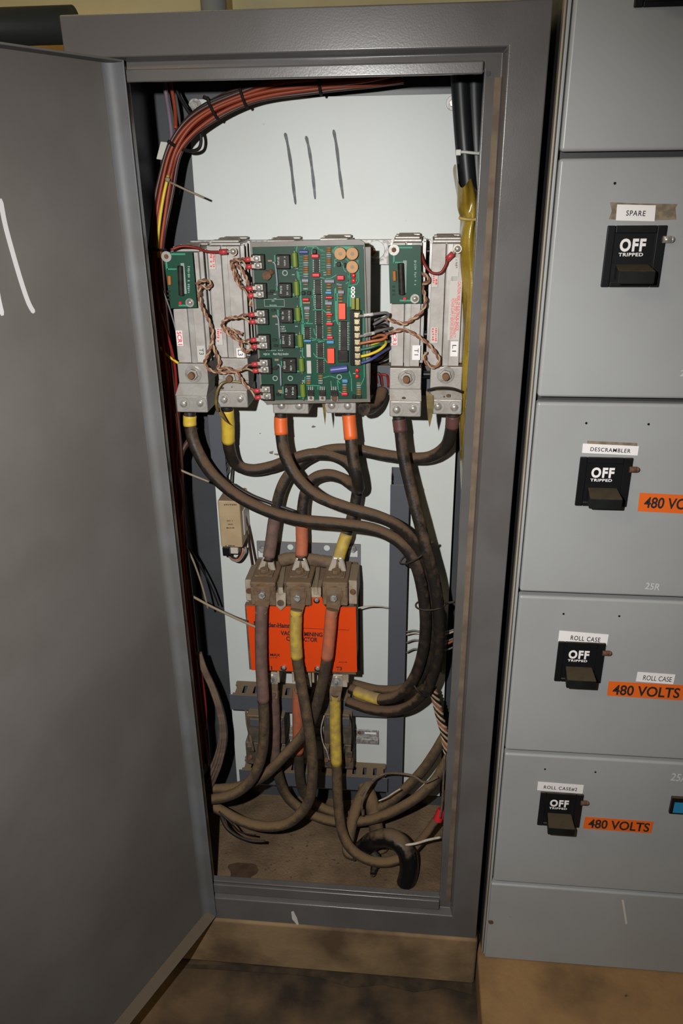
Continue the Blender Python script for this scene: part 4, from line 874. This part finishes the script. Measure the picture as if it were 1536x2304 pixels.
# lower run: from the lower terminals
def lower(label, x, y, pts, tapes, mt=m_dcable):
    t_ = cable(label, pts, mt, tapes=tapes)
    palm(t_, [(x-16, y-14), (x+15, y-14), (x+15, y+12), (x-16, y+12)], .1765, (x, y), .003, m_lug, big=True)
    c = P(*pts[1]); r = CR
    a0, a1 = P(x-16, y+10, .1765), P(x+15, y+10, .1765)
    MB().hexa([c+Vector((-r, -r, 0)), c+Vector((r, -r, 0)), c+Vector((r, r, 0)), c+Vector((-r, r, 0)), a0, a1, a1+Vector((0, .005, 0)), a0+Vector((0, .005, 0))]).build('lug_barrel', m_bus, t_, .002)
lower('cable with brown tape from the left lower terminal, curving right along the cabinet bottom', 610, 1528, [(614, 1552, .18), (615, 1566, .18), (618, 1640, .182), (618, 1700, .185), (628, 1752, .19), (648, 1795, .192), (690, 1828, .19), (745, 1847, .182), (797, 1849, .172), (855, 1838, .165), (925, 1803, .162), (975, 1760, .165), (1012, 1700, .175)], ((.05, .30, m_tbrd),))
lower('cable with orange tape from the middle lower terminal, mostly behind the front cables', 681, 1530, [(672, 1552, .182), (670, 1566, .184), (670, 1640, .19), (672, 1700, .2), (676, 1760, .21), (692, 1795, .214), (735, 1822, .214), (800, 1836, .21), (858, 1816, .2), (900, 1785, .198), (944, 1741, .198), (974, 1700, .198), (1004, 1650, .2)], ((.03, .24, m_tord),))
lower('cable with yellow tape from the right lower terminal, hooking right into a floor bushing', 756, 1533, [(755, 1558, .18), (754, 1572, .18), (754, 1640, .172), (757, 1720, .158), (760, 1800, .142), (768, 1865, .128), (788, 1908, .116), (826, 1934, .112), (866, 1940, .114), (900, 1932, .12)], ((.04, .34, m_tyeld),))
# further cables at the bottom right
cable('stout black conductor arching from the wet bushing down to the cabinet bottom', [(812, 1915, .15), (845, 1890, .14), (885, 1888, .125), (913, 1915, .11), (920, 1955, .098), (912, 1992, .088)], m_wetblack, r=.0195)
cable('fat mud-coated cable standing up behind the yellow-taped one', [(818, 1765, .235), (832, 1795, .21), (842, 1840, .19), (850, 1885, .175), (858, 1915, .165)], m_dcable, r=.0155)
cable('short muddy cable stub looping behind the hooked yellow-taped cable', [(840, 1752, .24), (812, 1792, .205), (797, 1830, .175), (786, 1880, .15), (782, 1915, .13), (800, 1925, .12)], m_dcable, r=.0118)
cable('black cable with a red marker, lower right corner of the cabinet', [(1020, 1790, .2), (992, 1830, .185), (965, 1868, .165), (935, 1905, .14), (915, 1925, .125)], m_cable, r=.0092)
tag(MB().cyl(P(984, 1846, .1715), P(994, 1822, .178), .0098, n=14).build('red_marker_sleeve', m_capred, None, .001), 'bright red marker sleeve on the black cable at the lower right', 'marker')
tag(MB().tube(along([(812, 1900, .15), (846, 1930, .128), (842, 1955, .11), (838, 1968, .09)], 6), .012, 10, lambda t: 1-.55*t, jit=.15).dome(P(838, 1968, .09), (0, 0, -1), .005, .004).build('tar_drip', m_black), 'black gobs of softened sealing compound under the hooked cable', 'sealant')
tag(MB().tube(along([(497, 1835, .12), (510, 1862, .1), (535, 1882, .095), (565, 1892, .098), (596, 1893, .1)], 6), .0042, 8, lambda t: 1-.3*t).build('cable_scrap', m_wblk), 'loose black cable scrap lying on the dirt at the bottom left', 'cable')
tag(MB().tube(along([(492, 1825, .11), (520, 1852, .10), (540, 1872, .1), (575, 1880, .11)], 6), .0018, 8).build('wire_scrap', m_wblk), 'thin black wire end lying above the cable scrap', 'wire')
# bundle ties
def loop_tie(label, c, ax, r0, r1, mt, tail=None, nm='cable_tie', wd=.0018):
    ax = Vector(ax).normalized(); u = ax.cross(Vector((0, 1, 0))).normalized(); v = ax.cross(u); c = Vector(c)
    pts = [c+u*r0*math.cos(a)+v*r1*math.sin(a) for a in [2*math.pi*i/26 for i in range(27)]]
    b = MB().tube(pts, wd, 6)
    if tail: b.tube([c+u*r0*tail[0], c+u*(r0*tail[0]+tail[1])+Vector((0, -.004, tail[2]))], wd*1.3, 6)
    return tag(b.build(nm, mt), label, 'cable tie')
loop_tie('dirty tie where the three cables join the bundle at the top', P(928, 1252, .154), (.5, 0, -.86), .0245, .019, m_bnylon, (1, .014, .012))
loop_tie('dirty tie round the middle of the thick cable bundle', P(968, 1360, .154), (.12, 0, -1), .0262, .0205, m_bnylon, (1, .016, .004))
loop_tie('dirty tie round the lower bend of the thick cable bundle', P(945, 1545, .164), (-.72, 0, -.7), .0225, .0215, m_bnylon)

# ================================================================ TWISTED PAIRS AND SMALL WIRES
def pair(label, pts, pitch=.017, r=.0016, sep=.0016, term=(), n=8, group=None):
    pp = along(pts, n); L = [0]
    for a, c_ in zip(pp, pp[1:]): L.append(L[-1]+(c_-a).length)
    t_ = thing('twisted_wire_pair', label, 'wire', pp[len(pp)//2], group)
    for k, mt in ((0, m_wdred), (math.pi, m_wtan)):
        q = []
        for i, p in enumerate(pp):
            tt = (pp[min(i+1, len(pp)-1)]-pp[max(i-1, 0)]).normalized(); u = tt.cross(Vector((0, 1, 0))); u = u.normalized() if u.length > .01 else Vector((1, 0, 0)); v = tt.cross(u)
            a = 2*math.pi*L[i]/pitch+k; q.append(p+u*sep*math.cos(a)+v*sep*math.sin(a))
        MB().tube(q, r, 7).build('wire', mt, t_)
    # flying ends to a two-screw terminal block
    for (sx, sy), mt in zip(term, (m_wdred, m_wtan)):
        e = P(sx-9, sy+1, YC-.012); s0 = P(sx-26, sy+3, YC-.012); m_ = pp[-1].lerp(s0, .5)+Vector((0, -.002, .003))
        MB().tube(catmull([pp[-1], m_, s0], 6), r*.95, 7).build('wire_end', mt, t_)
        MB().tube([s0, s0.lerp(e, .75)], .0037, 10).build('crimp_sleeve', m_crimp, t_)
        MB().box(s0.lerp(e, .7).x, e.x+.002, e.y-.0004, e.y+.0008, e.z-.0026, e.z+.0026).build('fork_tongue', m_lug, t_)
    return t_
YW = .142
pair('dusty twisted pair from the left snubber board to the fifth terminal block', [(441, 640, .142), (452, 632, .138), (468, 632, .14), (474, 643, .15), (464, 648, .15), (450, 645, .142), (448, 668, .142), (456, 695, .142), (470, 722, .142), (478, 750, .142), (474, 778, .142), (466, 800, .142), (461, 818, .142), (472, 832, .14), (495, 838, .136), (520, 836, .132), (545, 832, .128)], term=scr[4])
pair('dusty twisted pair looped on the second heatsink, ending at the lowest terminal block', [(474, 770, .146), (486, 795, .144), (494, 815, .142), (490, 830, .14), (512, 828, .134), (535, 842, .132), (548, 862, .13), (562, 876, .128)], term=scr[5])
pair('dusty twisted pair bunched beside the topmost terminal block', [(540, 632, .15), (530, 615, .146), (524, 600, .142), (520, 590, .138), (530, 584, .132), (542, 586, .128)], term=scr[0])
pair('dusty twisted pair hanging from the bunch to the second terminal block', [(520, 592, .142), (526, 612, .142), (532, 632, .138), (545, 648, .13)], term=scr[1])
pair('dusty twisted pair falling behind the edge of the circuit board', [(530, 592, .145), (545, 610, .145), (556, 632, .146), (562, 660, .15), (564, 690, .15)])
pair('dusty twisted pair with its ends bent back to the third terminal block', [(545, 752, .15), (525, 744, .146), (506, 738, .14), (500, 728, .136), (512, 716, .13), (536, 714, .126)], term=scr[2])
pair('dusty twisted pair sagging across to the fourth terminal block', [(500, 735, .144), (515, 752, .14), (535, 764, .136), (552, 770, .13)], term=scr[3])
pair('dusty twisted pair curled below the fourth terminal block', [(520, 748, .146), (536, 762, .144), (544, 782, .142), (552, 792, .142), (566, 784, .142), (574, 776, .148)])
pair('twisted pair dropping from the right snubber board and swinging left', [(944, 612, .155), (960, 622, .15), (964, 634, .156), (950, 640, .16), (954, 660, .152), (957, 680, .146), (948, 702, .144), (928, 718, .144), (910, 728, .144), (890, 724, .144), (866, 716, .148)], pitch=.02)
pair('twisted pair crossing the two right heatsinks in a long wave', [(868, 752, .15), (885, 746, .146), (908, 742, .144), (932, 752, .144), (958, 770, .142), (978, 792, .142), (988, 812, .142), (978, 826, .142), (962, 820, .146), (954, 806, .152), (958, 792, .158)], pitch=.022)
for lab, L, cr in (('thin red wire ending in a red crimp on the second heatsink', [(384, 562, .146), (410, 554, .15), (440, 557, .152), (466, 566, .15), (496, 567, .15)], ((494, 567), (511, 566), (524, 566))),
                   ('thin red wire sagging to a red crimp at the top of the L1 heatsink', [(947, 570, .16), (955, 595, .152), (970, 613, .15), (990, 614, .15), (1002, 598, .15), (1007, 582, .15)], ((1005, 584), (1019, 570), (1029, 560)))):
    t_ = thing('red_lead', lab, 'wire', P(*L[2])); MB().tube(along(L, 8), .0021, 8).build('wire', m_wred, t_)
    a, c_, e = [P(x, y, .1495) for x, y in cr]
    MB().tube([a, c_], .0042, 10).build('crimp_sleeve', m_crimp, t_); MB().tube([c_, e], .0022, 8).build('lug_neck', m_lug, t_)
    MB().ring(e+Vector((0, .001, 0)), (0, -1, 0), .0062, .003, .0015).build('ring_tongue', m_lug, t_); MB().dome(e, (0, -1, 0), .0048, .0036).build('screw_head', m_steel, t_)
# coloured control wires leaving the board's right terminal strip
def wire(lab, L, mt, r=.0022, ferr=None, group=None, name='control_wire', n=7):
    pp = along(L, n); o = MB().tube(pp, r, 8).build(name, mt)
    tag(o, lab, 'wire', group)
    if ferr:
        a, c_ = P(*ferr[0]), P(*ferr[1])
        MB().tube([a, c_], r*1.25, 8).build('ferrule', m_ferr, o)
    return o
YR = .1165
wire('grey wire with a white ferrule from the topmost strip terminal', [(806, 711, YR), (825, 710, YR), (845, 706, .12), (868, 704, .13), (873, 710, .14), (858, 720, .15), (840, 730, .16)], m_wgry, ferr=((818, 710, YR), (839, 707, .118)))
wire('grey wire with a white ferrule from the fourth strip terminal', [(807, 757, YR), (828, 753, YR), (850, 745, .125), (870, 740, .14), (885, 738, .17)], m_wgry, ferr=((818, 755, YR), (842, 749, .12)))
wire('reddish brown wire looping from the fifth strip terminal', [(810, 773, YR), (835, 768, .116), (858, 764, .12), (869, 757, .125), (855, 754, .135), (836, 760, .15)], m_worg)
wire('dark green wire from the sixth strip terminal', [(810, 787, YR), (830, 783, .116), (850, 776, .12), (868, 770, .14), (878, 768, .17)], m_wgrn)
wire('bright yellow wire from the seventh strip terminal', [(812, 802, YR), (832, 797, .116), (852, 788, .12), (866, 776, .125), (866, 768, .14), (850, 770, .155)], m_wyel)
wire('short yellow wire piece behind the green wire', [(832, 776, .145), (850, 771, .14), (866, 766, .15)], m_wyel)
wire('blue wire from the lowest strip terminal', [(812, 817, YR), (832, 810, .116), (852, 798, .125), (870, 786, .15), (882, 780, .18)], m_wblu)
for i in range(6):
    y = 716+i*7
    wire('loose grey wire in the tangle between circuit board and T1 heatsink', [(836, y+10, .19), (848, y, .18), (866, y-9+i*2, .175), (878, y-4+i*3, .18), (886, y+4, .2)], m_wgry if i % 2 == 0 else m_wblk, .0021, group='loose wires beside the circuit board')
for i in range(3):
    wire('thin black wire arching behind the blue one', [(836, 818-i*8, .2), (856, 812-i*10, .195), (874, 796-i*12, .19), (886, 784-i*12, .2)], m_wblk, .0018, group='thin black wires behind the blue wire')
for i, (x, c_) in enumerate(((846, m_wred), (856, m_wblk), (858, m_wred), (872, m_wred))):
    wire('short red wire end inside the slots of the duct behind the T1 heatsink' if c_ is m_wred else 'short black wire end inside the duct behind the T1 heatsink', [(x-14, 842, .233), (x-4, 838+i*2, .232), (x, 850, .2335), (x+2, 862+i*3, .2335)], c_, .0022, group='wire ends in the upper duct' if c_ is m_wred else None)

# ================================================================ LEFT WIRE HARNESS
HP = [(905, 163, .20), (830, 178, .20), (720, 186, .20), (620, 197, .20), (548, 216, .20), (480, 246, .198), (428, 286, .195), (392, 340, .19), (372, 410, .185), (358, 480, .18), (350, 560, .175), (352, 640, .172), (362, 740, .17), (374, 850, .168), (384, 960, .166), (393, 1060, .165), (402, 1180, .165), (412, 1300, .165), (424, 1420, .165), (438, 1540, .165), (450, 1640, .165), (458, 1720, .165)]
cols = [m_wrust, m_wbrn, m_wrust, m_wred, m_wblk, m_wrust, m_wbrn, m_wred, m_wblk, m_wbrn, m_wblk, m_wred, m_wbrn, m_wblk, m_wrust, m_wbrn]
nm = {m_wrust: 'orange-red', m_wred: 'red', m_wbrn: 'dark brown', m_wblk: 'black'}
offs = []
for i in range(16):
    rr = .0125*math.sqrt((i+.5)/16); offs.append((rr*math.cos(i*2.4), rr*math.sin(i*2.4)))
offs.sort(key=lambda o: -o[1])
base = along(HP, 6)
for i, (mt, (ou, ov)) in enumerate(zip(cols, offs)):
    q = []; ph = random.uniform(0, 6.28)
    for k, p in enumerate(base):
        tt = (base[min(k+1, len(base)-1)]-base[max(k-1, 0)]).normalized(); u = tt.cross(Vector((0, 1, 0))).normalized(); v = tt.cross(u)
        tight = 1+.12*math.sin(k*.35+ph)
        q.append(p+u*(ou*tight+.0012*math.sin(k*.21+ph))+v*ov)
    tag(MB().tube(q, .0028, 7).build('harness_wire', mt), '%s wire in the thick harness arching over the plate and down the left wall' % nm[mt], 'wire', '%s harness wires' % nm[mt])
wire('yellow wire showing along the harness below the loose tie tail', [(378, 395, .172), (368, 440, .168), (360, 490, .165), (355, 540, .163), (356, 580, .165)], m_wyel, .0024)
wire('white-striped violet wire rising behind the harness to the top left corner', [(370, 180, .22), (374, 215, .22), (381, 260, .215), (386, 310, .21), (380, 350, .2)], m_wvio, .0036)
wire('orange-red wire rising behind the harness to the top left corner', [(381, 180, .218), (388, 210, .218), (394, 250, .214), (395, 290, .205)], m_wrust, .003)
wire('black wire running behind the harness at the top left corner', [(392, 180, .225), (400, 210, .225), (420, 245, .222), (432, 262, .22), (441, 275, .215), (450, 300, .21), (452, 320, .208), (446, 335, .205), (428, 340, .198), (404, 334, .188), (390, 326, .178), (378, 318, .172)], m_wblk, .0026, n=8)
def bandtie(lab, k, mt, tail=None, wide=.0022, rad=.0150):
    c = P(*HP[k]); d = (P(*HP[k+1])-P(*HP[k-1]))
    return loop_tie(lab, c, d, rad, rad, mt, tail, 'cable_tie', wide)
bandtie('black tie round the harness near the middle of the top run', 2, m_bnylon)
bandtie('black tie with a bulky knot round the harness arch, right of its fellow', 4, m_bnylon, (-1, -.012, -.008))
bandtie('black tie with a bulky knot round the harness arch above the plate corner', 5, m_bnylon, (-1, -.014, -.010))
tag(MB().tube([P(378, 408, .172), P(420, 428, .17), P(459, 445, .168)], .0017, 6).dome(P(377, 404, .170), (0, -1, 0), .004, .004).build('cable_tie', m_dnylon), 'long pale tie tail sticking out of the harness to the right', 'cable tie')
tag(MB().quadp([(361, 318), (377, 320), (364, 360), (351, 358)], .20, .012).quadp([(390, 334), (395, 344), (390, 360), (384, 360)], .20, .012).build('tie_mount', m_nylon, None, .001), 'cream plastic tie mount behind the harness near the plate', 'tie mount')
bandtie('dark tie round the harness level with the left snubber board', 10, m_bnylon)
wire('thin white wire leaving the harness beside the left snubber board', [(357, 632, .165), (366, 652, .165), (380, 690, .17), (392, 730, .175), (400, 765, .18)], m_wgry, .0013)
wire('red wire leaving the harness past the SCR1 terminal', [(360, 702, .158), (370, 735, .158), (384, 780, .16), (394, 830, .165), (398, 890, .17), (402, 930, .175), (400, 975, .172), (396, 1010, .17)], m_wred, .0024)
wire('yellow wire end leaving the harness towards the SCR1 terminal block', [(360, 780, .158), (372, 796, .16), (388, 808, .162), (402, 818, .165)], m_wyel, .0022)
wire('orange wire branching downward below the SCR1 lug', [(393, 930, .158), (396, 960, .158), (398, 1000, .158), (397, 1040, .158), (406, 1100, .158), (409, 1140, .158), (404, 1190, .16)], m_wrust, .0025)
wire('dark wire branch bending from the harness behind the left yellow-taped cable', [(440, 960, .2), (425, 990, .19), (410, 1015, .178), (402, 1045, .168)], m_wbrn, .005)
wire('dirty tie tail reaching right from the harness under the bending yellow-taped cable', [(402, 1056, .155), (430, 1068, .155), (470, 1084, .16)], m_dnylon, .0020, name='cable_tie')
wire('black cord passing behind the sweeping cable above the brown-taped riser', [(520, 1088, .215), (560, 1112, .215), (610, 1132, .215), (666, 1152, .215)], m_wblk, .0034, name='cord')
wire('thin brown cord hanging diagonally from the harness over the dark wall', [(418, 1228, .158), (436, 1265, .165), (455, 1320, .175), (468, 1370, .18)], m_dnylon, .0019, name='cord')
wire('thin black cord beside the brown one, crossing the dark wall', [(420, 1225, .2), (448, 1270, .215), (474, 1318, .23), (492, 1362, .24)], m_wblk, .0019, name='cord')
wire('long stiff cord reaching from the harness to the brown-taped front cable', [(430, 1340, .15), (470, 1362, .14), (520, 1386, .135), (555, 1402, .132), (578, 1412, .130)], m_dnylon, .0024, name='cord')
wire('second thin cord beside the long stiff one, ending at the orange cover', [(450, 1352, .16), (500, 1376, .155), (540, 1392, .152), (558, 1398, .152)], m_wblk, .0016, name='cord')
wire('thin dark wire down the plate left of the contactor, beside the cream module', [(540, 1140, .24), (552, 1180, .245), (562, 1240, .25), (568, 1280, .25), (570, 1310, .245)], m_wbrn, .0017)
wire('second thin dark wire down the plate left of the contactor', [(552, 1160, .24), (562, 1200, .245), (572, 1250, .25), (578, 1278, .25)], m_wbrn, .0015)
wire('thin dark wire above the cream module, from the heatsinks', [(524, 1040, .24), (521, 1062, .24), (519, 1086, .235)], m_wblk, .0018)
wire('thin white wire leaving the right side of the contactor', [(805, 1368, .2), (825, 1364, .21), (850, 1364, .22), (876, 1368, .238)], m_wwht, .0014)
for i, (y, mt) in enumerate(((1421, m_wgry), (1426, m_wwht), (1442, m_wgry), (1462, m_wgry))):
    wire('thin grey wire crossing behind the thick bundle' if mt is m_wgry else 'thin white wire crossing behind the thick bundle', [(914, y+i*2, .245), (935, y-2, .235), (970, y+6, .225), (1000, y+2, .22), (1030, y-8-i, .2)], mt, .0017, group='thin grey wires behind the bundle' if mt is m_wgry else None)
wire('rust-red wire crossing to the right wall behind the bundle', [(965, 1452, .22), (995, 1452, .215), (1015, 1444, .205), (1032, 1434, .19)], m_worg, .0022)
# dusty second harness, lower left
L2 = [(446, 1470, .15), (458, 1505, .148), (478, 1550, .145), (495, 1605, .143), (500, 1655, .14), (491, 1705, .14), (474, 1745, .142), (455, 1775, .15)]
b2 = along(L2, 7)
for i in range(9):
    a = i*2.4; rr = .0085*math.sqrt((i+.5)/9); q = []
    for k, p in enumerate(b2):
        tt = (b2[min(k+1, len(b2)-1)]-b2[max(k-1, 0)]).normalized(); u = tt.cross(Vector((0, 1, 0))).normalized(); v = tt.cross(u); sp_ = .6+1.3*(k/len(b2))**3
        q.append(p+u*rr*math.cos(a)*sp_+v*rr*math.sin(a)*sp_)
    tag(MB().tube(q, .0032, 7).build('harness_wire', m_dustwire), 'dust-coated wire of the brown bundle bowing out at the lower left', 'wire', 'dust-coated wires of the lower bundle')
wire('bare red wire beside the dusty lower bundle', [(450, 1500, .155), (458, 1550, .155), (463, 1600, .155), (462, 1640, .16)], m_wred, .0024)

# ================================================================ RIGHT SIDE: CONDUITS, FILM, BRAID
for lab, L, r in (('left of two black hoses hanging from the top right corner', [(1034, 150, .19), (1038, 230, .188), (1045, 330, .185), (1056, 450, .185), (1066, 560, .19)], .0135),
                  ('right of two black hoses, half behind the door frame', [(1066, 150, .2), (1068, 230, .198), (1072, 330, .195), (1076, 450, .195), (1078, 560, .2)], .0155)):
    tag(MB().tube(along(L, 6), r, 18).build('black_hose', m_conduit), lab, 'hose')
t_ = thing('cable_tie', 'white nylon tie round the two black hoses', 'cable tie', P(1050, 343, .17))
MB().tube(along([(1031, 343, .171), (1042, 342, .168), (1062, 344, .168), (1088, 346, .172)], 6), .0022, 6).build('strap', m_nylon, t_); MB().boxp(1025, 336, 1037, 350, .166, .007).build('tie_head', m_nylon, t_, .001)
# yellowed plastic film: a crumpled tube hanging in the corner behind the frame
rows_ = [(402, 1021, 1066, .172), (440, 1026, 1076, .17), (470, 1029, 1078, .17), (488, 1037, 1078, .17), (500, 1036, 1078, .17), (540, 1031, 1080, .165), (600, 1036, 1084, .165), (660, 1040, 1086, .165), (720, 1040, 1084, .165), (780, 1038, 1080, .165), (850, 1037, 1076, .165), (930, 1034, 1072, .165), (1000, 1032, 1068, .168), (1060, 1036, 1064, .172), (1120, 1039, 1060, .176), (1175, 1043, 1054, .18)]
b = MB(); prev = None; N_ = 22
for j, (py, xa, xb, Y) in enumerate(rows_):
    a, c_ = P(xa, py, Y), P(xb, py, Y); cx = (a.x+c_.x)/2; rx = (c_.x-a.x)/2; cur = []
    for k in range(N_):
        an = 2*math.pi*k/N_; cr = 1+.14*math.sin(3*an+j*1.7)+.10*math.sin(7*an+j*1.3)
        zz = a.z+(.012*math.sin(2*an+1.0)-.010*math.cos(an*3) if j == 0 else 0)
        cur.append(b.bm.verts.new((min(cx+rx*math.cos(an)*cr, -.0055), Y+.012+max(.012, .034*min(1, rx/.014))*math.sin(an)*cr, zz)))
    if prev:
        for k in range(N_): f = b.bm.faces.new((prev[k], prev[(k+1) % N_], cur[(k+1) % N_], cur[k])); f.smooth = True
    prev = cur
o = b.build('plastic_film', m_sleeve); sd = o.modifiers.new('sub', 'SUBSURF'); sd.levels = 2; sd.render_levels = 2
tag(o, 'crumpled yellowed plastic film hanging from the hoses down the right edge of the opening', 'plastic film')
tag(MB().tube(along([(1033, 490, .152), (1046, 493, .148), (1062, 494, .148), (1078, 493, .152)], 5), .0024, 6).build('film_tie', m_tyeld), 'yellowed tie gathering the plastic film below the hoses', 'cable tie')
# torn film scraps at the lugs
def film(lab, L, mt=m_oldfilm):
    tag(MB().prism([P(*p) for p in L], (0, .0006, 0)).build('film_scrap', mt), lab, 'plastic film')
film('torn yellowed film scrap hanging at the left of the L1 lug', [(958, 880, .146), (974, 890, .144), (976, 906, .143), (972, 938, .142), (966, 962, .142), (962, 940, .143), (960, 915, .144)])
tag(MB().tube(along([(490, 925, .14), (486, 905, .138), (489, 880, .138), (500, 862, .142), (520, 858, .148), (545, 861, .15)], 6), .003, 6, lambda t: 1-.3*t).build('film_scrap', m_oldfilm), 'curled olive film strip round the lug beside the circuit board', 'plastic film')
film('pointed end of the curled film strip over the upper yellow tape', [(488, 915, .15), (496, 920, .15), (512, 950, .148), (520, 958, .148), (506, 948, .15), (494, 934, .15)])
film('thin torn film sliver under the right lug behind the circuit board', [(724, 906, .15), (732, 908, .15), (733, 935, .15), (731, 957, .15), (728, 935, .15)])
cable('cut black cable end sticking out under the right corner of the circuit board', [(860, 880, .235), (848, 905, .21), (832, 918, .185), (818, 920, .165)], m_cable, r=.011)
tag(MB().tube(along([(962, 878, .143), (985, 873, .138), (1015, 874, .138), (1040, 882, .142)], 6), .0026, 6).build('cable_tie', m_bnylon), 'black strap curving across the L1 lug', 'cable tie')
# braided wires, lower right
BP = [(968, 1532, .19), (976, 1560, .19), (984, 1590, .188), (992, 1622, .185), (1000, 1650, .182), (1004, 1680, .18), (1010, 1712, .18)]
bb_ = along(BP, 10)
for i, mt in enumerate((m_wtan, m_wblk, m_wtan, m_wdred, m_wtan, m_wblk)):
    q = []
    for k, p in enumerate(bb_):
        a = k*.42+i*math.pi/3; q.append(p+Vector((.0062*math.cos(a), .005*math.sin(a*1.0), 0))+Vector((0, 0, .001*math.sin(a*2))))
    tag(MB().tube(q, .0026, 7).build('braided_wire', mt), '%s wire of the braid hanging at the lower right edge of the plate' % {m_wtan: 'dusty white', m_wblk: 'black', m_wdred: 'dusty red'}[mt], 'wire', '%s wires of the braid' % {m_wtan: 'white', m_wblk: 'black', m_wdred: 'red'}[mt])
wire('dusty wire wandering over the lower cables to the right', [(812, 1790, .15), (836, 1757, .16), (862, 1742, .17), (895, 1740, .165), (930, 1746, .15), (955, 1760, .14), (985, 1748, .14)], m_dustwire, .0024)
wire('dusty wire hanging down beside the mud-coated cable', [(838, 1756, .158), (822, 1785, .15), (814, 1810, .145), (816, 1835, .15)], m_dustwire, .0024)
wire('dusty wire with a bare white end over the lower black cable', [(852, 1802, .15), (870, 1794, .15), (885, 1784, .15), (900, 1775, .15)], m_wwht, .0016)
wire('thin dusty wire down the right frame edge', [(1000, 1700, .16), (997, 1760, .16), (994, 1810, .16), (990, 1840, .158)], m_dustwire, .002)
wire('white wire end lying over the black bushing at the bottom right', [(905, 1902, .105), (935, 1898, .11), (962, 1890, .12), (990, 1884, .13)], m_wwht, .0026)
# dirt on the pan edge and a wet patch
p = PZ(545, 1962, .1606)
b = MB(); n = 26; b.prism([(p.x+.028*math.cos(a)*(1+.2*math.sin(3*a)+.12*math.sin(7*a+1)), p.y+.030*math.sin(a)*(1+.25*math.cos(2*a)), .1603) for a in [2*math.pi*i/n for i in range(n)]], (0, 0, .0006))
b.build('oil_stain', mat('oil_stain', (.045, .022, .010), .8, 0, (.07, .038, .018), 60), cab)

# ---------------------------------------------------------------- tidy
for o in bpy.data.objects:
    if '_w' in o: del o['_w']
